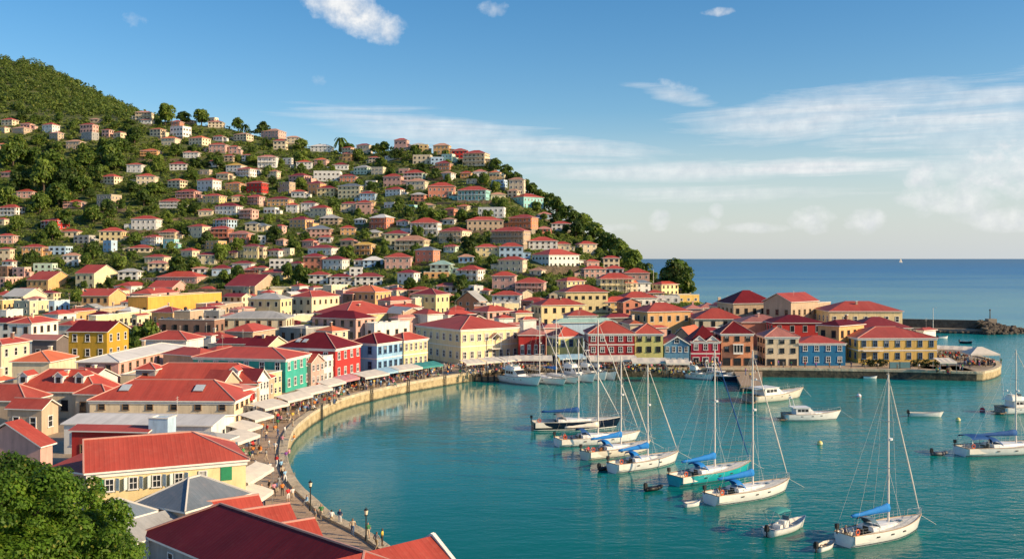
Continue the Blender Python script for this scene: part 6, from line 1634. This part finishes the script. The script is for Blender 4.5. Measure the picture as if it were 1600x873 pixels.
def props():
    # pavilion tent on the quay end
    p = at(1531, 569, 2.0); root = thing('pavilion_tent', p, 0, 'white pyramid roofed pavilion tent at the tip of the quay', 'tent')
    b = MB(); w, d = 3.7, 3.0
    b.add([(-w, -d, 2.9), (w, -d, 2.9), (w, d, 2.9), (-w, d, 2.9), (-.6, 0, 4.5), (.6, 0, 4.5)], [(0, 1, 5, 4), (1, 2, 5), (2, 3, 4, 5), (3, 0, 4)])
    b.add([(-w, -d, 2.9), (w, -d, 2.9), (w, d, 2.9), (-w, d, 2.9), (-w, -d, 2.5), (w, -d, 2.5), (w, d, 2.5), (-w, d, 2.5)], [(0, 4, 5, 1), (1, 5, 6, 2), (2, 6, 7, 3), (3, 7, 4, 0)]); b.build('roof', 'canvas', root)
    for x in (-w, 0, w):
        for y in (-d, d): k = MB(); k.tube((x * .98, y * .98, 0), (x * .98, y * .98, 2.6), .07, .07, 6); k.build('post', 'steel', root)
    # ladders on the curved quay wall
    for px, row, lab in ((511, 640, 'dark iron ladder on the curved quay wall, nearest of four'), (585, 611, 'dark iron ladder on the quay wall below the sky blue building'), (640, 600, 'dark iron ladder on the quay wall below the soft yellow building'), (697, 590, 'dark iron ladder on the quay wall near the landing stage')):
        p = at(px, row, 2.0); a = min(range(len(quay_line()) - 1), key=lambda i: (quay_line()[i] - p).length); ql = quay_line(); t = (ql[a + 1] - ql[a]).normalized(); q = ql[a] - Vector((-t.y, t.x, 0)) * .25
        root = thing('quay_ladder', Vector((q.x, q.y, 0)), math.atan2(t.y, t.x), lab, 'ladder', 'ladders on the quay wall'); b = MB()
        for x in (-.35, .35): b.tube((x, 0, -.6), (x, 0, 2.9), .09, .09, 6)
        b.build('rail', 'iron', root); b = MB()
        for z in np.arange(-.4, 2.3, .35): b.tube((-.35, 0, z), (.35, 0, z), .05, .05, 5)
        b.build('rungs', 'iron', root)
    p = at(640, 872, 4.2); root = thing('parasol', Vector((p.x, p.y, 2.0)), 0, 'white parasol in front of the red corrugated roof at the bottom of the picture', 'parasol'); b = MB(); n = 8
    vs = [(0, 0, 3.0)] + [(1.7 * math.cos(i * .785), 1.7 * math.sin(i * .785), 2.3) for i in range(n)]; b.add(vs, [(0, 1 + i, 1 + (i + 1) % n) for i in range(n)]); b.add([(v[0], v[1], v[2] - .04) for v in vs], [(0, 1 + (i + 1) % n, 1 + i) for i in range(n)]); b.build('canopy', 'canvas', root)
    b = MB(); b.tube((0, 0, 0), (0, 0, 2.98), .04, .04, 6); b.build('post', 'steel', root)
    # street lamps
    for px, row, top, label in ((485, 797, 752, 'black street lamp with glass lantern, farther of the two on the promenade edge'), (572, 844, 795, 'black street lamp with glass lantern, nearer of the two on the promenade edge')):
        p = at(px, row, 2.28); h = (row - top) * p.y / F; root = thing('street_lamp', p, 0, label, 'street lamp', 'street lamps on the promenade')
        b = MB(); b.tube((0, 0, 0), (0, 0, .5), .16, .11, 10); b.tube((0, 0, .5), (0, 0, h - .5), .075, .055, 8); b.tube((0, 0, h - .62), (0, 0, h - .5), .15, .15, 8); b.build('post', 'iron', root)
        b = MB(); b.tube((0, 0, h - .5), (0, 0, h - .08), .13, .20, 8); b.build('lantern', 'lamp_glass', root)
        b = MB(); b.tube((0, 0, h - .08), (0, 0, h + .12), .24, .04, 8); b.tube((0, 0, h + .12), (0, 0, h + .25), .03, .03, 5); b.build('cap', 'iron', root)
    # hedge and painted panel before the golden building
    lm = leaf_mat('hedge_leaves', (.010, .022, .006), (.03, .055, .012), (.07, .10, .02), .3); rng = np.random.RandomState(6)
    for x0, x1, lab in ((1346, 1388, 'clipped dark hedge left of the blue green hoarding'), (1424, 1472, 'clipped dark hedge right of the blue green hoarding')):
        A, B = at(x0, 573, 2.0), at(x1, 573, 2.0); root = thing('hedge', A, 0, lab, 'hedge', 'hedges before the golden building')
        n = 700; L = B.x - A.x; c = np.stack([rng.rand(n) * L, rng.rand(n) * 1.4, .1 + rng.rand(n) * 1.4], 1)
        V = leaf_cloud(rng, c[:60], [.55] * 60, 1800, .16); link('foliage', quads_mesh('foliage', V, lm), root)
    A, B = at(1390, 575.5, 2.0), at(1422, 575.5, 2.0); root = thing('hoarding', A, 0, 'blue green painted hoarding between two hedges on the quay', 'hoarding'); L = B.x - A.x
    b = MB(); b.box(0, L * .48, -.06, .06, .1, 1.6); b.box(L * .52, L, -.06, .06, .1, 1.6); b.build('panel', 'teal_panel', root)
    b = MB()
    for x in (-.06, L * .5, L + .06): b.box(x - .05, x + .05, -.08, .08, 0, 1.7)
    b.build('post', 'iron', root)
    # tall poles
    for px, row, h, lab in ((1458, 519, 9, 'pale lamp pole standing on the low quay of the breakwater'), (1021, 446, 9, 'pale pole between the hillside houses and the round tree by the sea')):
        p = at(px, row, 1.5) if px > 1100 else ground(px, row); root = thing('lamp_pole', p, 0, lab, 'pole'); b = MB(); b.tube((0, 0, -.3), (0, 0, h), .16, .10, 8); b.build('post', 'mast', root); b = MB(); b.tube((0, 0, h), (1.1, 0, h + .2), .05, .05, 5); b.box(.8, 1.4, -.12, .12, h + .13, h + .24); b.build('lamp_arm', 'steel', root)
    # small red flag on the promenade
    p = at(399, 655, 2.0); root = thing('flag', p, 0, 'small red flag on a pole outside a white quay house', 'flag'); b = MB(); b.tube((0, 0, 0), (0, 0, 4.6), .04, .03, 6); b.build('post', 'steel', root)
    b = MB(); vs = [(-.05 - .13 * i, .12 * math.sin(i * .9), z - .05 * i) for i in range(9) for z in (4.5, 3.4)]; b.add(vs, [(2 * i, 2 * i + 1, 2 * i + 3, 2 * i + 2) for i in range(8)]); b.build('cloth', 'red_paint', root)
    # retaining walls on the hill
    for x0, x1, row, hh, lab in ((714, 768, 321, 3.5, 'dark retaining wall below the mint veranda house'), (758, 800, 283, 4.0, 'sunlit earth coloured retaining wall under the round cream ridge house'), (668, 692, 283, 3.5, 'pale ruined wall left of the ridge bank'), (840, 905, 430, 5.0, 'rough stone bank wall under the long white house'),
                               (730, 785, 367, 3.0, 'grey stone terrace wall below the long tan house'), (148, 196, 332, 2.6, 'low terrace wall below the three storey flat block'), (200, 250, 366, 3.0, 'stony terrace wall below the large white house'), (294, 362, 469, 6, 'old brown ruined wall above the orange parapet building')):
        A, B = ground(x0, row), ground(x1, row); d = B - A; root = thing('retaining_wall', A, math.atan2(d.y, d.x), lab, 'wall'); b = MB(); L = math.hypot(d.x, d.y); n = max(4, int(L / 2)); rg = []
        dz = d.z
        rr = random.Random(int(x0))
        for i in range(n + 1):
            x = L * i / n; z = dz * i / n; hj = hh + rr.uniform(-.4, .4); rg.append([(x, 0, z - 2), (x, .0 + rr.uniform(-.15, .15), z + hj), (x, .7, z + hj), (x, .9, z - 2)])
        b.loft(rg); b.build('masonry', rough_stone('retaining_stone', (.085, .065, .045), (.26, .19, .12)), root)
# ------------------------------------------------------------------ labels: each singles out one thing
import re
def assign_labels():
    fam = {}
    for e in TOLABEL: fam.setdefault(e[4], []).append(e)
    taken = set(); alln = [e for e in TOLABEL]
    cnt = {}
    for e in alln: cnt[e[1]] = cnt.get(e[1], 0) + 1
    anchors = [(e[1], e[2], e[3], e[0]) for e in fam.get('house', []) if cnt[e[1]] == 1]
    anchors += [(n, x, y, None) for n, x, y in (('teal green quay building', 430, 585), ('bright red quay building', 540, 565), ('sky blue quay building', 608, 555), ('large cream quay building', 740, 540), ('dark red quay house', 955, 548),
        ('lime yellow quay house', 1014, 548), ('crimson quay house', 1102, 555), ('terracotta orange quay house', 1152, 545), ('deep blue quay house', 1285, 555), ('golden yellow quay building', 1400, 548), ('mustard yellow house', 150, 530),
        ('yellow shuttered building', 260, 745), ('nearer street lamp', 572, 830), ('farther street lamp', 485, 780), ('orange parapet building', 288, 475), ('jetty', 1170, 590), ('quay tip tent', 1531, 560), ('pink canopy', 541, 592), ('teal canopy', 662, 570), ('red flag', 399, 645))]
    dirs = ['right of', 'above and right of', 'above', 'above and left of', 'left of', 'below and left of', 'below', 'below and right of']
    def sector(ax, ay, x, y): return int(((math.degrees(math.atan2(-(y - ay), x - ax)) + 22.5) % 360) // 45)
    brief = lambda t: re.sub(r'(single|two|three) storey |hipped ', '', t)
    nw = lambda s: len(re.findall(r"[A-Za-z0-9][A-Za-z0-9']*", s))
    for f, es in fam.items():
        for e in es:
            o, look, x, y, _ = e
            if cnt[look] == 1: o['label'] = look; taken.add(look); continue
            same = [q for q in alln if q[1] == look and q[0] != o]; done = None
            for al, ax, ay, ao in sorted(anchors, key=lambda q: (q[1] - x) ** 2 + (q[2] - y) ** 2)[:14]:
                dist = math.hypot(ax - x, ay - y)
                if dist > 150: break
                s = sector(ax, ay, x, y); lab = f"{look}, {dirs[s]} the {al}"
                lk = look
                if nw(lab) > 16:
                    al2 = brief(al)
                    if sum(1 for q in alln if brief(q[1]) == al2) == 1: lab = f"{lk}, {dirs[s]} the {al2}"
                if nw(lab) > 16: continue
                if any(sector(ax, ay, q[2], q[3]) == s and math.hypot(q[2] - ax, q[3] - ay) < dist * 1.7 + 6 for q in same): continue
                if lab in taken: continue
                done = lab; break
            if done is None:
                for al, ax, ay, ao in sorted(anchors, key=lambda q: (q[1] - x) ** 2 + (q[2] - y) ** 2)[:14]:
                    dist = math.hypot(ax - x, ay - y)
                    if dist > 170 or any(math.hypot(q[2] - ax, q[3] - ay) < dist * 1.25 + 4 for q in same): continue
                    al2 = al if ao is None or sum(1 for q in alln if brief(q[1]) == brief(al)) > 1 else brief(al)
                    lab = f"{look} nearest to the {al2}"
                    if nw(lab) <= 16 and lab not in taken: done = lab; break
            if done is None:
                grp = sorted([q for q in alln if q[1] == look], key=lambda q: q[2]); i = [q[0] for q in grp].index(o); n = len(grp)
                words = ['leftmost', 'second from the left', 'third from the left', 'fourth from the left', 'fifth from the left', 'sixth from the left', 'seventh from the left', 'eighth from the left', 'ninth from the left', 'tenth from the left']
                rw = ['rightmost', 'second from the right', 'third from the right', 'fourth from the right', 'fifth from the right', 'sixth from the right', 'seventh from the right', 'eighth from the right', 'ninth from the right', 'tenth from the right']
                pos = words[i] if i <= (n - 1) / 2 and i < 10 else rw[n - 1 - i] if n - 1 - i < 10 else f"number {i + 1} from the left"
                done = f"{look}, {pos} of those like it"
                if nw(done) > 16: done = f"{look}, {pos}"
            o['label'] = done; taken.add(done)

# ------------------------------------------------------------------ sky, sun, camera
SUN_AZ, SUN_EL = -18.0, 24.0       # degrees: 0 is to the right (+x), negative towards the camera
def sky():
    w = bpy.data.worlds.new('World'); SC.world = w; w.use_nodes = True; nt = w.node_tree; bg = nt.nodes['Background']
    st = nt.nodes.new('ShaderNodeTexSky'); st.sky_type = 'NISHITA'; st.sun_disc = False; st.sun_elevation = R(SUN_EL); st.sun_rotation = R(90 - SUN_AZ)
    st.altitude = 0; st.air_density = 1.0; st.dust_density = .6; st.ozone_density = 2.2
    tc = nt.nodes.new('ShaderNodeTexCoord').outputs['Generated']; sx = nt.nodes.new('ShaderNodeSeparateXYZ'); nt.links.new(tc, sx.inputs[0])
    # azimuth and elevation of the direction, in tenths of a radian
    az = math_(nt, 'MULTIPLY', math_(nt, 'ARCTAN2', sx.outputs[0], sx.outputs[1]), 10.0); el = math_(nt, 'MULTIPLY', math_(nt, 'ARCSINE', sx.outputs[2]), 10.0)
    cb = nt.nodes.new('ShaderNodeCombineXYZ'); nt.links.new(az, cb.inputs[0]); nt.links.new(el, cb.inputs[1]); v = cb.outputs[0]
    def nz(scale, sc, rot=0.0, detail=6, rough=.6, dist=0.0, off=0):
        m = nt.nodes.new('ShaderNodeMapping'); m.inputs['Scale'].default_value = (*scale, 1); m.inputs['Rotation'].default_value = (0, 0, rot); m.inputs['Location'].default_value = (off, off, 0); nt.links.new(v, m.inputs['Vector'])
        n = nd(nt, 'ShaderNodeTexNoise', Scale=sc, Detail=detail, Roughness=rough, Distortion=dist); nt.links.new(m.outputs[0], n.inputs['Vector']); return n.outputs[0]
    def blob(cx, cy, rx, ry, rot=0.0):
        px, py = cx, cy; a0 = math.atan((px - CX) / F) * 10; e0 = math.atan((HY - py) / math.hypot(F, px - CX)) * 10
        dx = math_(nt, 'SUBTRACT', az, a0); dy = math_(nt, 'SUBTRACT', el, e0); c, s = math.cos(rot), math.sin(rot)
        u = math_(nt, 'ADD', math_(nt, 'MULTIPLY', dx, c), math_(nt, 'MULTIPLY', dy, s)); t = math_(nt, 'SUBTRACT', math_(nt, 'MULTIPLY', dy, c), math_(nt, 'MULTIPLY', dx, s))
        u = math_(nt, 'DIVIDE', u, rx / 150); t = math_(nt, 'DIVIDE', t, ry / 150)
        r = math_(nt, 'ADD', math_(nt, 'MULTIPLY', u, u), math_(nt, 'MULTIPLY', t, t)); return math_(nt, 'MAXIMUM', math_(nt, 'SUBTRACT', 1.0, r), 0.0)
    puff = nz((1, 1), 1.5, 0, 7, .62); fine = nz((1, 1), 6.0, 0, 5, .6); cir = nz((.20, 2.2), 1.8, R(-10), 8, .68, .5); cir2 = nz((.13, 2.8), 2.6, R(6), 8, .66, .4, 5)
    dens = None
    def addc(x):
        nonlocal dens
        dens = x if dens is None else math_(nt, 'MAXIMUM', dens, x)
    def cum(b, amp, k0, k1, top=1.0): addc(math_(nt, 'MULTIPLY', math_(nt, 'MINIMUM', math_(nt, 'MULTIPLY', b, 4.0), 1.0), maprange(nt, math_(nt, 'ADD', math_(nt, 'MULTIPLY', b, amp), math_(nt, 'ADD', math_(nt, 'MULTIPLY', math_(nt, 'SUBTRACT', puff, .5), 1.5), math_(nt, 'MULTIPLY', math_(nt, 'SUBTRACT', fine, .5), .6))), k0, k1, 0, top)))
    cum(blob(545, 18, 105, 40, R(-22)), 1.0, .30, 1.0, .95); cum(blob(600, 45, 38, 26, R(-30)), .8, .3, 1.0, .8); cum(blob(210, 30, 24, 18), .5, .26, .9, .5); cum(blob(770, 14, 30, 16), .6, .30, .9, .5); cum(blob(1122, 19, 32, 9), .7, .25, .8, .7); cum(blob(495, 126, 22, 13), .45, .22, .9, .4)
    cum(blob(1050, 137, 45, 16, R(-12)), .6, .25, .9, .6); cum(blob(1410, 192, 40, 16, R(-20)), .6, .2, .9, .7)
    small = nz((1, 1.25), 3.4, 0, 7, .6, 0, 3)
    for c in ((1445, 272, 34, 34, .8), (1500, 312, 95, 34, .7), (1580, 262, 80, 62, .8), (1030, 344, 20, 22, .7), (1092, 350, 36, 16, .6), (1268, 344, 42, 24, .7), (1352, 346, 44, 22, .7), (1185, 356, 60, 10, .5), (962, 356, 50, 10, .5), (1560, 340, 90, 24, .6), (1120, 330, 14, 14, .5)):
        bb = blob(*c[:4]); n = math_(nt, 'ADD', math_(nt, 'MULTIPLY', bb, .62), math_(nt, 'MULTIPLY', math_(nt, 'SUBTRACT', small, .5), 1.7)); addc(math_(nt, 'MULTIPLY', maprange(nt, n, .16, .72, 0, c[4] * .95), math_(nt, 'MINIMUM', math_(nt, 'MULTIPLY', bb, 4.0), 1.0)))
    def wisp(b, n, lo, hi, top):
        lo += .08      # streaks: the mask erodes the noise so that no outline of the mask shows
        x = math_(nt, 'ADD', math_(nt, 'MULTIPLY', math_(nt, 'SUBTRACT', n, .5), 2.2), math_(nt, 'MULTIPLY', math_(nt, 'POWER', b, 1.3), 1.0))
        addc(math_(nt, 'MULTIPLY', maprange(nt, x, lo, hi, 0, top), math_(nt, 'MINIMUM', math_(nt, 'MULTIPLY', b, 2.5), 1.0)))
    wisp(blob(720, 212, 380, 44, R(-7)), cir2, 0.35, 1.35, 0.78); wisp(blob(900, 230, 230, 26, R(-5)), cir, 0.35, 1.30, 0.74); wisp(blob(1270, 178, 320, 56, R(4)), cir, 0.30, 1.30, 0.87); wisp(blob(1500, 178, 280, 70, R(8)), cir2, 0.35, 1.30, 0.83)
    wisp(blob(1290, 262, 330, 22, R(0)), cir2, 0.25, 1.1, 0.85); wisp(blob(1100, 303, 420, 22, R(0)), cir2, .4, 1.3, .55); wisp(blob(1560, 235, 200, 70), cir, .2, 1.2, .7); wisp(blob(1000, 268, 320, 24), cir, .2, 1.2, .65); wisp(blob(1060, 150, 130, 22, R(-14)), cir, .3, 1.2, .7)
    # thin veil thickening towards the horizon on the sunny side
    veil = math_(nt, 'MULTIPLY', maprange(nt, el, 0, 1.3, .75, 0), maprange(nt, az, -4, 5, .35, 1.0))
    hs = nt.nodes.new('ShaderNodeHueSaturation'); nt.links.new(maprange(nt, el, 0, 1.5, .8, 1.38), hs.inputs['Saturation']); nt.links.new(st.outputs[0], hs.inputs['Color'])
    lit = mix_(nt, maprange(nt, fine, .3, .7, 0, 1), (5.0, 5.2, 5.5), (6.8, 6.8, 6.7))
    col = mix_(nt, dens, mix_(nt, veil, hs.outputs[0], (4.5, 4.95, 5.4)), lit)
    nt.links.new(col, bg.inputs[0]); bg.inputs[1].default_value = .116
    L = bpy.data.lights.new('sun', 'SUN'); L.energy = 5.0; L.angle = R(.5); L.color = (1, .76, .46); o = bpy.data.objects.new('sun', L); COL.objects.link(o)
    d = Vector((math.cos(R(SUN_EL)) * math.cos(R(SUN_AZ)), math.cos(R(SUN_EL)) * math.sin(R(SUN_AZ)), math.sin(R(SUN_EL)))); o.rotation_euler = d.to_track_quat('Z', 'Y').to_euler()
def camera():
    c = bpy.data.cameras.new('camera'); c.sensor_width = 36; c.lens = 36 * F / 1600; c.shift_y = -(873 / 2 - HY) / 1600; c.clip_start = 1; c.clip_end = 60000
    o = bpy.data.objects.new('camera', c); COL.objects.link(o); o.location = (0, 0, H); o.rotation_euler = (math.pi / 2, 0, 0); SC.camera = o
    vs = SC.view_settings; vs.view_transform = 'Standard'; vs.look = 'None'; vs.exposure = EXPO; vs.gamma = 1; vs.use_curve_mapping = False
    SC.cycles.max_bounces = 6; SC.cycles.diffuse_bounces = 2; SC.cycles.glossy_bounces = 3; SC.cycles.transmission_bounces = 2; SC.cycles.use_denoising = True
EXPO = 0.33
setting(); hill_houses(); hill_roads(); town(); town_fill(); shuttered_building(); near_roofs(); trees(); undergrowth(); near_tree(); boats(); people(); crew(); awnings(); props()
assign_labels(); sky(); camera()
print('objects', len(bpy.data.objects))
